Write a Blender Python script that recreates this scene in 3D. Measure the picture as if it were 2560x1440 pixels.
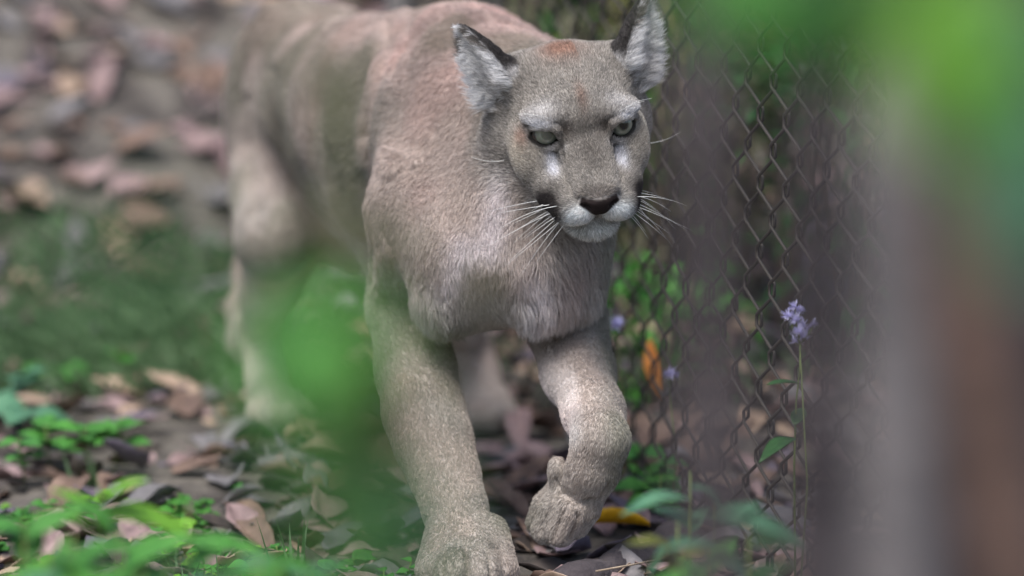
import bpy, bmesh, math, random
import numpy as np
from mathutils import Vector, Matrix

for _o in list(bpy.data.objects):
    bpy.data.objects.remove(_o)
SC = bpy.context.scene
COL = SC.collection

# ------------------------------------------------------------------ camera
F = 9225.0                              # focal length in photograph pixels (2560 wide)
PITCH = math.radians(6.0)
CAM = np.array([0.0, 0.0, 0.84])
FWD = np.array([0.0, math.cos(PITCH), -math.sin(PITCH)])
UPV = np.array([0.0, math.sin(PITCH), math.cos(PITCH)])
RGT = np.array([1.0, 0.0, 0.0])
cam_data = bpy.data.cameras.new("camera")
cam_data.sensor_width = 36.0
cam_data.lens = 36.0 * F / 2560.0
cam_data.clip_start = 0.05
cam_data.clip_end = 400.0
cam_data.dof.use_dof = True
cam_data.dof.focus_distance = 4.47
cam_data.dof.aperture_fstop = 1.7
cam = bpy.data.objects.new("camera", cam_data)
COL.objects.link(cam)
cam.location = CAM
cam.rotation_euler = (math.radians(90) - PITCH, 0, 0)
SC.camera = cam

# ------------------------------------------------------------------ light
SUN_EL, SUN_AZ = math.radians(62), math.radians(205)     # azimuth: from +Y clockwise
world = bpy.data.worlds.new("World")
SC.world = world
world.use_nodes = True
wn = world.node_tree
wn.nodes.clear()
sky = wn.nodes.new("ShaderNodeTexSky")
sky.sky_type = 'NISHITA'
sky.sun_disc = False
sky.sun_elevation = SUN_EL
sky.sun_rotation = SUN_AZ
sky.air_density = 1.0
sky.dust_density = 4.0
sky.ozone_density = 0.6
bg = wn.nodes.new("ShaderNodeBackground")
bg.inputs[1].default_value = 0.088
wo = wn.nodes.new("ShaderNodeOutputWorld")
wn.links.new(sky.outputs[0], bg.inputs[0])
wn.links.new(bg.outputs[0], wo.inputs[0])
sun_data = bpy.data.lights.new("sun", 'SUN')
sun_data.energy = 1.3
sun_data.angle = math.radians(28)
sun_data.color = (1.0, 0.985, 0.96)
sun = bpy.data.objects.new("sun", sun_data)
COL.objects.link(sun)
sd = Vector((math.sin(SUN_AZ) * math.cos(SUN_EL), math.cos(SUN_AZ) * math.cos(SUN_EL), math.sin(SUN_EL)))
sun.rotation_euler = sd.to_track_quat('Z', 'Y').to_euler()
sun.location = (0, 0, 12)
SC.view_settings.view_transform = 'Standard'
SC.view_settings.look = 'None'
SC.view_settings.gamma = 1.0
SC.view_settings.use_curve_mapping = False
SC.view_settings.exposure = 1.55
SC.cycles.use_denoising = True
SC.cycles.max_bounces = 6
SC.cycles.transparent_max_bounces = 8
SC.cycles_curves.shape = 'RIBBONS'
SC.cycles_curves.subdivisions = 2

# ------------------------------------------------------------------ helpers
rng = np.random.default_rng(7)
random.seed(7)

def P(px, py, d):
    """point seen at photograph pixel (px, py) at depth d metres"""
    return CAM + FWD * d + RGT * ((px - 1280.0) / F * d) + UPV * ((720.0 - py) / F * d)

def proj(p):
    q = p - CAM
    d = q @ FWD
    return 1280 + F * (q @ RGT) / d, 720 - F * (q @ UPV) / d, d

def unit(v):
    v = np.asarray(v, float)
    return v / (np.linalg.norm(v, axis=-1, keepdims=True) + 1e-12)

def s2l(c):
    c = np.asarray(c, float) / 255.0
    return np.where(c <= 0.04045, c / 12.92, ((c + 0.055) / 1.055) ** 2.4)

def obj(name, data, mat=None, parent=None, label=None, category=None, group=None, kind=None):
    o = bpy.data.objects.new(name, data)
    COL.objects.link(o)
    if mat is not None and data is not None:
        if len(data.materials) == 0:
            data.materials.append(mat)
    if parent is not None:
        o.parent = parent
    tag(o, label, category, group, kind)
    return o

def tag(o, label=None, category=None, group=None, kind=None):
    if label: o["label"] = label
    if category: o["category"] = category
    if group: o["group"] = group
    if kind: o["kind"] = kind

def empty(name, loc, rz=0.0, **kw):
    o = bpy.data.objects.new(name, None)
    COL.objects.link(o)
    o.empty_display_size = 0.05
    o.location = loc
    o.rotation_euler = (0, 0, rz)
    tag(o, **kw)
    return o

def mesh(name, verts, faces, smooth=True):
    me = bpy.data.meshes.new(name)
    me.from_pydata([tuple(map(float, v)) for v in verts], [], [tuple(int(i) for i in f) for f in faces])
    me.update()
    if smooth:
        me.polygons.foreach_set("use_smooth", [True] * len(me.polygons))
    return me

def mesh_np(name, verts, quads, smooth=True):
    """fast mesh from (N,3) vertices and (M,k) faces"""
    verts = np.ascontiguousarray(verts, np.float32)
    quads = np.ascontiguousarray(quads, np.int32)
    k = quads.shape[1]
    me = bpy.data.meshes.new(name)
    me.vertices.add(len(verts)); me.vertices.foreach_set("co", verts.ravel())
    me.loops.add(quads.size); me.loops.foreach_set("vertex_index", quads.ravel())
    me.polygons.add(len(quads))
    me.polygons.foreach_set("loop_start", np.arange(0, quads.size, k, dtype=np.int32))
    me.polygons.foreach_set("use_smooth", np.full(len(quads), smooth))
    me.update(calc_edges=True)
    me.validate()
    return me

def tube(path, radii, sides=8, cap=True):
    """tapered tube along a polyline; returns verts, faces"""
    path = np.asarray(path, float); n = len(path)
    radii = np.broadcast_to(np.asarray(radii, float), (n,))
    t = np.gradient(path, axis=0); t = unit(t)
    ref = np.array([0, 0, 1.0]) if abs(t[0][2]) < 0.9 else np.array([1.0, 0, 0])
    u = unit(np.cross(t[0], ref)); V = []; 
    for i in range(n):
        u = unit(u - t[i] * (u @ t[i])); w = np.cross(t[i], u)
        for k in range(sides):
            a = 2 * math.pi * k / sides
            V.append(path[i] + radii[i] * (math.cos(a) * u + math.sin(a) * w))
    Fc = []
    for i in range(n - 1):
        for k in range(sides):
            k2 = (k + 1) % sides
            Fc.append((i * sides + k, i * sides + k2, (i + 1) * sides + k2, (i + 1) * sides + k))
    if cap:
        Fc.append(tuple(range(sides - 1, -1, -1)))
        Fc.append(tuple((n - 1) * sides + k for k in range(sides)))
    return V, Fc

def vnoise(p, seed=0):
    """smooth value noise on (N,3) points"""
    p = np.asarray(p, float)
    i = np.floor(p).astype(np.int64); f = p - i; f = f * f * (3 - 2 * f)
    def h(a):
        n = (a[..., 0] * 374761393 + a[..., 1] * 668265263 + a[..., 2] * 2147483647 + seed * 974634777) & 0xFFFFFFFF
        n = ((n ^ (n >> 13)) * 1274126177) & 0xFFFFFFFF
        n = n ^ (n >> 16)
        return (n & 0xFFFF) / 65535.0
    out = 0
    for dx in (0, 1):
        for dy in (0, 1):
            for dz in (0, 1):
                w = (f[..., 0] if dx else 1 - f[..., 0]) * (f[..., 1] if dy else 1 - f[..., 1]) * (f[..., 2] if dz else 1 - f[..., 2])
                out = out + w * h(i + np.array([dx, dy, dz]))
    return out

def sstep(a, b, x):
    t = np.clip((x - a) / (b - a), 0, 1)
    return t * t * (3 - 2 * t)

def orient(dv, nh):
    """rotation with +Y along dv and +Z as near to nh as it can be"""
    y = unit(dv); z = np.asarray(nh, float); z = unit(z - y * (z @ y)); x = np.cross(y, z)
    return Matrix(np.stack([x, y, z], 1).tolist()).to_euler()

# ------------------------------------------------------------------ materials
def mat_new(name):
    m = bpy.data.materials.new(name)
    m.use_nodes = True
    nt = m.node_tree
    b = nt.nodes["Principled BSDF"]
    return m, nt, b

def noise_mat(name, cols, scale=20.0, rough=0.8, bump=0.0, bump_scale=None, detail=6.0, spec=0.3, objvar=0.0, coord='Object'):
    """principled material, colour ramp over noise, optional relief and per-object variation"""
    m, nt, b = mat_new(name)
    tc = nt.nodes.new("ShaderNodeTexCoord")
    nz = nt.nodes.new("ShaderNodeTexNoise")
    nz.inputs["Scale"].default_value = scale; nz.inputs["Detail"].default_value = detail
    nz.inputs["Roughness"].default_value = 0.65
    nt.links.new(tc.outputs[coord], nz.inputs["Vector"])
    rp = nt.nodes.new("ShaderNodeValToRGB")
    el = rp.color_ramp.elements
    while len(el) < len(cols): el.new(0.5)
    for i, c in enumerate(cols):
        el[i].position = 0.28 + 0.44 * i / max(1, len(cols) - 1)
        el[i].color = (*c, 1)
    nt.links.new(nz.outputs["Fac"], rp.inputs[0])
    out = rp.outputs[0]
    if objvar:
        oi = nt.nodes.new("ShaderNodeObjectInfo")
        hs = nt.nodes.new("ShaderNodeHueSaturation")
        mr = nt.nodes.new("ShaderNodeMapRange")
        mr.inputs["To Min"].default_value = 1 - objvar; mr.inputs["To Max"].default_value = 1 + objvar
        nt.links.new(oi.outputs["Random"], mr.inputs["Value"])
        nt.links.new(mr.outputs[0], hs.inputs["Value"])
        nt.links.new(out, hs.inputs["Color"]); out = hs.outputs[0]
    nt.links.new(out, b.inputs["Base Color"])
    b.inputs["Roughness"].default_value = rough
    b.inputs["Specular IOR Level"].default_value = spec
    if bump:
        n2 = nt.nodes.new("ShaderNodeTexNoise")
        n2.inputs["Scale"].default_value = bump_scale or scale * 2; n2.inputs["Detail"].default_value = 8
        nt.links.new(tc.outputs[coord], n2.inputs["Vector"])
        bp = nt.nodes.new("ShaderNodeBump")
        bp.inputs["Strength"].default_value = 0.8; bp.inputs["Distance"].default_value = bump
        nt.links.new(n2.outputs["Fac"], bp.inputs["Height"])
        nt.links.new(bp.outputs[0], b.inputs["Normal"])
    return m

def leaf_mat(name, cols, scale=25.0, transl=0.35, rough=0.5, objvar=0.15, attr=None):
    """thin leaf: principled + translucent"""
    m = noise_mat(name, cols, scale, rough, 0.0006, scale * 3, spec=0.4, objvar=objvar)
    nt = m.node_tree; b = nt.nodes["Principled BSDF"]
    src = b.inputs["Base Color"].links[0].from_socket
    if attr:
        at = nt.nodes.new("ShaderNodeAttribute"); at.attribute_name = attr
        mx = nt.nodes.new("ShaderNodeMix"); mx.data_type = 'RGBA'; mx.blend_type = 'MULTIPLY'
        mx.inputs["Factor"].default_value = 1.0
        nt.links.new(src, mx.inputs["A"]); nt.links.new(at.outputs["Color"], mx.inputs["B"])
        src = mx.outputs["Result"]; nt.links.new(src, b.inputs["Base Color"])
    tr = nt.nodes.new("ShaderNodeBsdfTranslucent")
    nt.links.new(src, tr.inputs["Color"])
    ms = nt.nodes.new("ShaderNodeMixShader"); ms.inputs[0].default_value = transl
    out = nt.nodes["Material Output"]
    nt.links.new(b.outputs[0], ms.inputs[1]); nt.links.new(tr.outputs[0], ms.inputs[2])
    nt.links.new(ms.outputs[0], out.inputs["Surface"])
    return m

# ------------------------------------------------------------------ terrain
def ground_z(x, y):
    x = np.asarray(x, float); y = np.asarray(y, float)
    z = 0.07 * np.clip(y - 4.55, 0, None) - 0.015 * np.clip(4.4 - y, 0, 3)
    edge = 6.3 + 0.35 * np.sin(x * 1.3 + 0.6) + 0.35 * np.clip(x, 0, 3)
    t = np.clip(y - edge, 0, None)
    z = z + 0.36 * t * sstep(0, 0.6, t) * (1 - 0.45 * sstep(3, 12, t))
    pts = np.stack([x * 2.2, y * 2.2, 0 * x], -1)
    z = z + 0.05 * (vnoise(pts, 3) - 0.5) * sstep(0.15, 0.6, np.hypot(x + 0.1, y - 4.6)) * sstep(0.1, .5, np.hypot(x + .33, y - 5.45))
    pts2 = np.stack([x * 11, y * 11, 0 * x], -1)
    z = z + 0.014 * (vnoise(pts2, 5) - 0.5)
    return z

def build_ground():
    xs = np.concatenate([np.linspace(-60, -3, 30)[:-1], np.linspace(-3, 3, 170), np.linspace(3, 60, 30)[1:]])
    ys = np.concatenate([np.linspace(-20, 2.5, 24)[:-1], np.linspace(2.5, 9.5, 200), np.linspace(9.5, 90, 50)[1:]])
    X, Y = np.meshgrid(xs, ys)
    Z = ground_z(X, Y)
    V = np.stack([X.ravel(), Y.ravel(), Z.ravel()], 1)
    nx = len(xs); i = np.arange(len(ys) - 1)[:, None] * nx + np.arange(nx - 1)[None]
    q = np.stack([i, i + 1, i + 1 + nx, i + nx], -1).reshape(-1, 4)
    m = noise_mat("forest_soil", [s2l((44, 42, 40)), s2l((74, 70, 67)), s2l((100, 96, 90)), s2l((62, 66, 56))],
                  scale=9, rough=0.95, bump=0.02, bump_scale=45, detail=10, spec=0.15)
    obj("ground", mesh_np("ground", V, q), m, kind="structure")
build_ground()

# ================================================================== cougar
# body grown as one smooth-blended surface on a grid, then covered in fur strands
def axis_grid(lo, hi, a, b, fine, coarse):
    l = np.arange(lo, a, coarse); m = np.arange(a, b, fine); h = np.arange(b, hi + coarse, coarse)
    return np.concatenate([l, m, h])

GX = axis_grid(-0.46, 0.23, -0.085, 0.21, 0.0022, 0.0055)
GY = axis_grid(4.30, 5.96, 4.36, 4.68, 0.0022, 0.0065)
GZ = axis_grid(-0.03, 0.84, 0.42, 0.80, 0.0022, 0.0055)
FIELD = np.full((len(GX), len(GY), len(GZ)), 0.5, np.float32)
PRIMS = []           # for fur flow / region lookup

def smin(a, b, k):
    if k <= 0: return np.minimum(a, b)
    h = np.clip(0.5 + 0.5 * (b - a) / k, 0, 1)
    return b + (a - b) * h - k * h * (1 - h)

def smax(a, b, k):
    return -smin(-a, -b, k)

def sd_cone(p, a, b, ra, rb):
    ba = b - a; L2 = ba @ ba
    t = np.clip(((p - a) @ ba) / L2, 0, 1)
    q = p - a - t[..., None] * ba
    return np.sqrt((q * q).sum(-1)) - (ra + (rb - ra) * t)

def sd_ell(p, c, M, r):
    q = (p - c) @ M          # columns of M = axes
    k0 = np.sqrt(((q / r) ** 2).sum(-1)) + 1e-9
    k1 = np.sqrt(((q / (r * r)) ** 2).sum(-1)) + 1e-9
    return k0 * (k0 - 1) / k1

def apply(fn, lo, hi, k, mode):
    m = k + 0.012
    ix = slice(*np.searchsorted(GX, [lo[0] - m, hi[0] + m]))
    iy = slice(*np.searchsorted(GY, [lo[1] - m, hi[1] + m]))
    iz = slice(*np.searchsorted(GZ, [lo[2] - m, hi[2] + m]))
    x, y, z = np.meshgrid(GX[ix], GY[iy], GZ[iz], indexing='ij')
    p = np.stack([x, y, z], -1).astype(np.float32)
    if p.size == 0: return
    d = fn(p).astype(np.float32)
    cur = FIELD[ix, iy, iz]
    FIELD[ix, iy, iz] = smin(cur, d, k) if mode == '+' else smax(cur, -d, k)

def cone(a, b, ra, rb, k=0.03, flow=None, reg='body', mode='+'):
    a = np.asarray(a, np.float32); b = np.asarray(b, np.float32)
    r = max(ra, rb)
    apply(lambda p: sd_cone(p, a, b, ra, rb), np.minimum(a, b) - r, np.maximum(a, b) + r, k, mode)
    if mode == '+':
        PRIMS.append((lambda p: sd_cone(p, a, b, ra, rb), unit(flow) if flow is not None else unit(b - a), reg))

def ell(c, M, r, k=0.03, flow=(0, 0, -1), reg='body', mode='+'):
    c = np.asarray(c, np.float32); M = np.asarray(M, np.float32); r = np.asarray(r, np.float32)
    e = np.sqrt(((M * r[None]) ** 2).sum(1))
    apply(lambda p: sd_ell(p, c, M, r), c - e, c + e, k, mode)
    if mode == '+':
        PRIMS.append((lambda p: sd_ell(p, c, M, r), unit(flow), reg))

def pc(pts, k=0.03, reg='body', flow=None):
    """chain of cones through (px, py, depth, radius_m)"""
    for a, b in zip(pts[:-1], pts[1:]):
        cone(P(*a[:3]), P(*b[:3]), a[3], b[3], k, flow, reg)

# body axes
BF = unit(np.array([0.34, -0.94, 0.0])); BL = np.array([0.94, 0.34, 0.0]); BU = np.array([0, 0, 1.0])
BM = np.stack([BF, BL, BU], 1)
BACK = unit(-BF * 1.0 + np.array([0, 0, -0.55]))
DOWN = np.array([0, 0, -1.0])
SHO = unit(BACK + DOWN * 1.3 + np.array([-.25, 0, 0]))
SHL = unit(BACK + DOWN * 1.3 + np.array([.35, 0, 0]))

def body_field():
    # trunk
    ell(P(752, 262, 5.50), BM, (0.205, 0.100, 0.150), 0.05, BACK)
    ell(P(880, 272, 5.25), BM, (0.21, 0.100, 0.130), 0.06, BACK)
    ell(P(1005, 340, 5.05), BM, (0.23, 0.110, 0.164), 0.06, BACK)
    ell(P(1150, 345, 4.86), BM, (0.18, 0.116, 0.160), 0.06, SHO)
    ell(P(1215, 560, 4.72), BM, (0.12, 0.100, 0.128), 0.06, DOWN)
    # shoulder blades and upper arms
    pc([(1095, 62, 4.97, 0.026), (1045, 300, 4.80, 0.044), (1035, 520, 4.70, 0.053)], 0.04, flow=SHO)
    pc([(1225, 80, 4.97, 0.028), (1320, 300, 4.78, 0.052), (1392, 560, 4.66, 0.058)], 0.05, flow=SHL)
    pc([(1035, 530, 4.70, 0.053), (1012, 780, 4.83, 0.048)], 0.035, flow=DOWN)
    pc([(1392, 570, 4.66, 0.058), (1410, 800, 4.74, 0.044)], 0.04, flow=DOWN)
    # neck and throat
    cone(P(1190, 262, 4.86), P(1375, 280, 4.66), 0.118, 0.080, 0.05, flow=SHO)
    cone(P(1340, 420, 4.62), P(1240, 600, 4.66), 0.062, 0.095, 0.05, flow=DOWN)
    # chest fur lobes
    cone(P(1145, 640, 4.66), P(1125, 735, 4.66), 0.052, 0.034, 0.05, flow=DOWN + np.array([-.25, 0, 0]), reg='chest')
    cone(P(1335, 650, 4.62), P(1345, 735, 4.62), 0.048, 0.030, 0.05, flow=DOWN + np.array([.2, 0, 0]), reg='chest')
    cone(P(1415, 600, 4.64), P(1425, 720, 4.66), 0.038, 0.028, 0.05, flow=DOWN + np.array([.3, 0, 0]), reg='chest')
    # planted foreleg
    pc([(1018, 790, 4.80, 0.050), (1038, 930, 4.74, 0.0490), (1058, 1030, 4.69, 0.0490), (1084, 1110, 4.66, 0.0460), (1112, 1190, 4.63, 0.0400),
        (1136, 1270, 4.60, 0.0365), (1156, 1345, 4.565, 0.0370)], 0.02, reg='leg')
    zg = 0.012
    for tx, td, r, ln in ((1084, 4.50, .022, .030), (1136, 4.445, .0245, .036), (1200, 4.44, .0245, .036), (1250, 4.485, .022, .030)):
        e = P(tx, 1430, td); e = np.array([e[0], e[1], zg + r * 0.86])
        w = P((tx * .6 + 1168 * .4), 1375, 4.56); w = np.array([w[0], w[1], zg + .047])
        cone(w, e, 0.028, r, 0.007, reg='leg')
        ell(e + np.array([0, -.006, -.003]), np.eye(3), (r * .96, r * 1.15, r * .9), 0.005, flow=(0, -1, -.5), reg='leg')
    # raised foreleg: forearm, bent wrist, drooping paw with four toes
    pc([(1420, 820, 4.73, 0.052), (1445, 930, 4.66, 0.0430), (1484, 1030, 4.58, 0.0350), (1502, 1100, 4.52, 0.0340)], 0.02, reg='leg')
    pc([(1502, 1100, 4.52, 0.0340), (1482, 1175, 4.53, 0.0310), (1452, 1235, 4.555, 0.029)], 0.010, reg='leg')
    ell(P(1392, 1180, 4.55), np.eye(3), (.011, .013, .020), 0.006, reg='leg')
    for pts in ([(1462, 1225, 4.555, .020), (1462, 1270, 4.545, .019), (1440, 1312, 4.55, .0165)],
                [(1440, 1225, 4.55, .021), (1428, 1280, 4.535, .020), (1402, 1330, 4.54, .0175)],
                [(1418, 1225, 4.56, .021), (1392, 1275, 4.55, .020), (1364, 1325, 4.555, .0175)],
                [(1402, 1228, 4.58, .018), (1366, 1265, 4.58, .017), (1346, 1305, 4.585, .015)]):
        pc(pts, 0.0045, reg='leg')
    # near hind leg
    ell(P(708, 405, 5.50), BM, (0.12, 0.060, 0.20), 0.05, DOWN)
    pc([(700, 480, 5.43, .072), (690, 600, 5.38, .052), (672, 730, 5.50, .038), (655, 835, 5.63, .031)], 0.03, reg='leg')
    pc([(655, 835, 5.63, .032), (672, 940, 5.58, .031), (690, 1015, 5.52, .036)], 0.015, reg='leg')
    for tx, td in ((655, 5.46), (692, 5.42), (732, 5.42), (768, 5.46)):
        e = P(tx, 1050, td); e[2] = ground_z(-.33, 5.45) + .022
        cone(P(700 + (tx - 710) * .5, 1015, 5.52), e, .03, .023, 0.010, reg='leg')
    # far hind leg
    ell(P(880, 360, 5.42), BM, (0.12, 0.06, 0.19), 0.05, DOWN)
    pc([(930, 480, 5.36, .07), (1010, 640, 5.24, .054), (1110, 760, 5.42, .038), (1172, 850, 5.58, .031)], 0.03, reg='leg')
    pc([(1172, 850, 5.58, .030), (1195, 930, 5.56, .029), (1205, 990, 5.52, .034)], 0.015, reg='leg')
    for tx, td in ((1165, 5.47), (1195, 5.43), (1230, 5.43), (1258, 5.47)):
        e = P(tx, 1040, td); e[2] = ground_z(-.05, 5.45) + .022
        cone(P(1205 + (tx - 1210) * .5, 1000, 5.52), e, .028, .022, 0.010, reg='leg')
    # tail
    pc([(700, 95, 5.66, .042), (650, 260, 5.80, .030), (622, 480, 5.86, .025), (632, 680, 5.84, .024),
        (612, 770, 5.80, .023), (614, 850, 5.76, .023), (640, 905, 5.74, .020)], 0.02, reg='tail')

# ---- head, in its own frame: x = its left, y = forward, z = up, centimetres from between the eyes
HR = np.array([[0.97919872, 0.20067932, -0.02996133], [0.17364685, -0.9052059, -0.38787764], [0.10496019, -0.37460659, 0.92122378]])
HT = np.array([0.0858, 4.50, 0.5588]); HS = 0.0109

def H(x, y, z):
    return HR @ (np.array([x, y, z], float) * HS) + HT

def to_head(p):
    return ((p - HT) @ HR) / HS

def HD(x, y, z):
    return unit(HR @ np.array([x, y, z], float))

def hrot(rx=0, ry=0, rz=0):
    R = np.array(Matrix.Rotation(math.radians(rz), 3, 'Z') @ Matrix.Rotation(math.radians(ry), 3, 'Y') @ Matrix.Rotation(math.radians(rx), 3, 'X'))
    return HR @ R

def hell(c, r, k=0.8, rx=0, ry=0, rz=0, mode='+', both=False):
    for s in ((1, -1) if both else (1,)):
        ell(H(c[0] * s, c[1], c[2]), hrot(rx, ry * s, rz * s), np.array(r) * HS, k * HS, HD(0, -1, .3), 'head', mode)

def hcone(a, b, ra, rb, k=0.8, mode='+', both=False):
    for s in ((1, -1) if both else (1,)):
        cone(H(a[0] * s, a[1], a[2]), H(b[0] * s, b[1], b[2]), ra * HS, rb * HS, k * HS, HD(0, -1, .3), 'head', mode)

EAR_BASE = (6.9, -7.6, 1.9); EAR_TIP = {1: (9.5, -9.0, 10.9), -1: (11.3, -9.0, 9.5)}

def ear_frame(s):
    b = np.array([EAR_BASE[0] * s, EAR_BASE[1], EAR_BASE[2]]); t = np.array([EAR_TIP[s][0] * s, EAR_TIP[s][1], EAR_TIP[s][2]])
    a = unit(t - b); o = unit(np.array([0.50 * s, 0.86, 0.0])); o = unit(o - a * (o @ a)); w = np.cross(a, o)
    return b, t, a, o, w

EAR_T = np.array([0.0, 0.14, 0.28, 0.42, 0.56, 0.69, 0.80, 0.89, 0.96])
EAR_W = np.array([2.6, 2.75, 2.8, 2.65, 2.35, 1.95, 1.5, 1.05, 0.62])

def ear_parts(q, s):
    """outer and inner (cup) distance of one ear, head units"""
    b, t, a, o, w = ear_frame(s)
    L = np.linalg.norm(t - b)
    out = None; inn = None
    for tt, ww in zip(EAR_T, EAR_W):
        c = b + a * (L * tt)
        M = np.stack([w, a, o], 1)
        d1 = sd_ell(q, c, M, np.array([ww, 1.5, ww * 0.62 + .12]))
        d2 = sd_ell(q, c + o * (ww * 0.74 + .10), M, np.array([ww * 0.84 - .05, 1.35, ww * 0.68]))
        out = d1 if out is None else smin(out, d1, 0.5)
        inn = d2 if inn is None else smin(inn, d2, 0.5)
    return out, inn

def ear_fn(s):
    def fn(p):
        out, inn = ear_parts(to_head(p.reshape(-1, 3).astype(float)), s)
        return (smax(out, -inn, 0.18) * HS).reshape(p.shape[:-1])
    return fn

def head_field():
    hell((0, -7.6, 1.0), (7.2, 7.2, 5.8), 1.5)               # skull
    hell((0, -2.8, 1.7), (5.0, 4.9, 3.6), 1.4, rx=-18)       # forehead
    hell((4.35, -0.75, 2.35), (2.5, 2.15, 1.0), 1.0, ry=5, rz=-22, both=True)    # brow
    hell((4.95, -3.6, -2.2), (2.8, 4.6, 3.7), 1.2, rz=-14, both=True)  # cheekbone
    hell((6.2, -8.4, -3.6), (3.1, 4.2, 4.8), 1.6, both=True)  # cheek ruff
    hcone((0, -1.0, -0.9), (0, 6.6, -4.3), 3.1, 2.1, 0.9)   # bridge core
    hcone((1.25, 0.4, -0.3), (1.2, 7.1, -3.5), 1.7, 1.25, 0.6, both=True)   # broad flat bridge
    hell((3.45, 2.4, -5.5), (2.6, 3.9, 2.5), 1.0, both=True)  # muzzle side
    hell((4.9, -0.6, -3.6), (2.5, 3.0, 2.7), 1.3, rz=-20, both=True)  # cheek below the eye
    hell((2.4, 5.7, -6.1), (2.65, 2.8, 2.05), 0.6, rz=-14, both=True)   # whisker pad
    hell((0, 4.4, -8.7), (2.7, 2.7, 1.75), 0.7)              # chin
    hcone((0.8, 2.6, -8.0), (4.2, -6.5, -7.0), 2.5, 3.0, 1.3, both=True)  # jaw
    hell((0, 7.95, -4.65), (2.35, 1.05, 0.95), 0.4, rx=-20)   # nose pad
    hell((0, 8.0, -5.5), (1.2, 0.85, 0.9), 0.35)
    hell((5.2, -8.6, 3.9), (2.7, 2.4, 2.2), 1.6, both=True)  # ear root
    for s in (1, -1):
        fn = ear_fn(s); b, t, a, o, w = ear_frame(s)
        c = [H(*b), H(*t)]; lo = np.min(c, 0) - 3.4 * HS; hi = np.max(c, 0) + 3.4 * HS
        apply(fn, lo, hi, 1.3 * HS, '+')
    # openings
    hell((4.2, 1.3, 0.3), (1.95, 1.9, 1.25), 0.25, ry=-13, rz=-28, mode='-', both=True)   # eye sockets
    hcone((2.75, 2.4, -0.5), (2.6, 3.5, -1.9), 0.35, 0.15, 0.5, mode='-', both=True)   # tear line
    hcone((0, 8.6, -5.9), (0, 8.2, -7.5), 0.16, 0.2, 0.3, mode='-')              # philtrum
    hcone((0, 8.0, -7.6), (2.0, 6.9, -8.25), 0.22, 0.24, 0.35, mode='-', both=True) # mouth
    hcone((2.0, 6.9, -8.25), (4.5, 3.2, -8.0), 0.24, 0.22, 0.35, mode='-', both=True)
    hell((1.55, 8.6, -4.95), (0.7, 0.6, 0.34), 0.2, ry=-30, mode='-', both=True)   # nostrils

body_field()
head_field()
# upper and lower eyelids laid over the eyeballs
EYE_C = (4.2, -0.55, 0.33); EYE_R = 1.80
def lids():
    for s in (1, -1):
        for pts in ([(2.45, 1.75, -0.35, .22), (3.2, 1.55, 1.40, .33), (4.2, 1.36, 1.86, .38), (5.2, 0.82, 1.70, .38), (6.15, -0.1, 0.85, .26)],
                    [(2.45, 1.75, -0.35, .22), (3.2, 1.25, -0.78, .32), (4.2, 1.0, -1.02, .34), (5.2, 0.5, -0.62, .32), (6.15, -0.15, 0.65, .26)]):
            for a, b in zip(pts[:-1], pts[1:]):
                hcone((a[0] * s, a[1], a[2]), (b[0] * s, b[1], b[2]), a[3], b[3], 0.35)
lids()

# ---- surface extraction (naive surface nets on the rectilinear grid)
def surface_nets(Fd):
    S = (Fd < 0)
    nx, ny, nz = Fd.shape
    cnt = np.zeros((nx - 1, ny - 1, nz - 1), np.uint8)
    for dx in (0, 1):
        for dy in (0, 1):
            for dz in (0, 1):
                cnt += S[dx:nx - 1 + dx, dy:ny - 1 + dy, dz:nz - 1 + dz]
    act = (cnt > 0) & (cnt < 8)
    ci = np.argwhere(act)
    idx = np.full(act.shape, -1, np.int32); idx[act] = np.arange(len(ci))
    corners = np.array([[i, j, k] for i in (0, 1) for j in (0, 1) for k in (0, 1)])
    acc = np.zeros((len(ci), 3)); n = np.zeros(len(ci))
    def pos(ii): return np.stack([GX[ii[:, 0]], GY[ii[:, 1]], GZ[ii[:, 2]]], 1)
    for a in range(8):
        for ax in range(3):
            if corners[a][ax] == 0:
                b = corners[a].copy(); b[ax] = 1
                ia = ci + corners[a]; ib = ci + b
                fa = Fd[ia[:, 0], ia[:, 1], ia[:, 2]]; fb = Fd[ib[:, 0], ib[:, 1], ib[:, 2]]
                m = (fa < 0) != (fb < 0)
                t = np.where(m, fa / np.where(m, fa - fb, 1), 0)
                pa = pos(ia); pb = pos(ib)
                acc += np.where(m[:, None], pa + t[:, None] * (pb - pa), 0); n += m
    V = acc / n[:, None]
    faces = []
    for ax in range(3):
        o1, o2 = [(1, 2), (2, 0), (0, 1)][ax]
        sl_a = [slice(None)] * 3; sl_b = [slice(None)] * 3
        sl_a[ax] = slice(0, -1); sl_b[ax] = slice(1, None)
        A = S[tuple(sl_a)]; B = S[tuple(sl_b)]
        e = np.argwhere(A != B)
        ok = (e[:, o1] > 0) & (e[:, o2] > 0) & (e[:, o1] < Fd.shape[o1] - 1) & (e[:, o2] < Fd.shape[o2] - 1)
        e = e[ok]
        fl = A[e[:, 0], e[:, 1], e[:, 2]]
        d1 = np.zeros(3, int); d1[o1] = 1; d2 = np.zeros(3, int); d2[o2] = 1
        q = [e - d1 - d2, e - d2, e, e - d1]
        q = np.stack([idx[x[:, 0], x[:, 1], x[:, 2]] for x in q], 1)
        q[~fl] = q[~fl][:, ::-1]
        faces.append(q)
    return V, np.concatenate(faces)

BV, BQ = surface_nets(FIELD)

def vert_normals(V, Q):
    n = np.cross(V[Q[:, 2]] - V[Q[:, 0]], V[Q[:, 3]] - V[Q[:, 1]])
    out = np.zeros_like(V)
    for k in range(4): np.add.at(out, Q[:, k], n)
    return unit(out)

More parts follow.
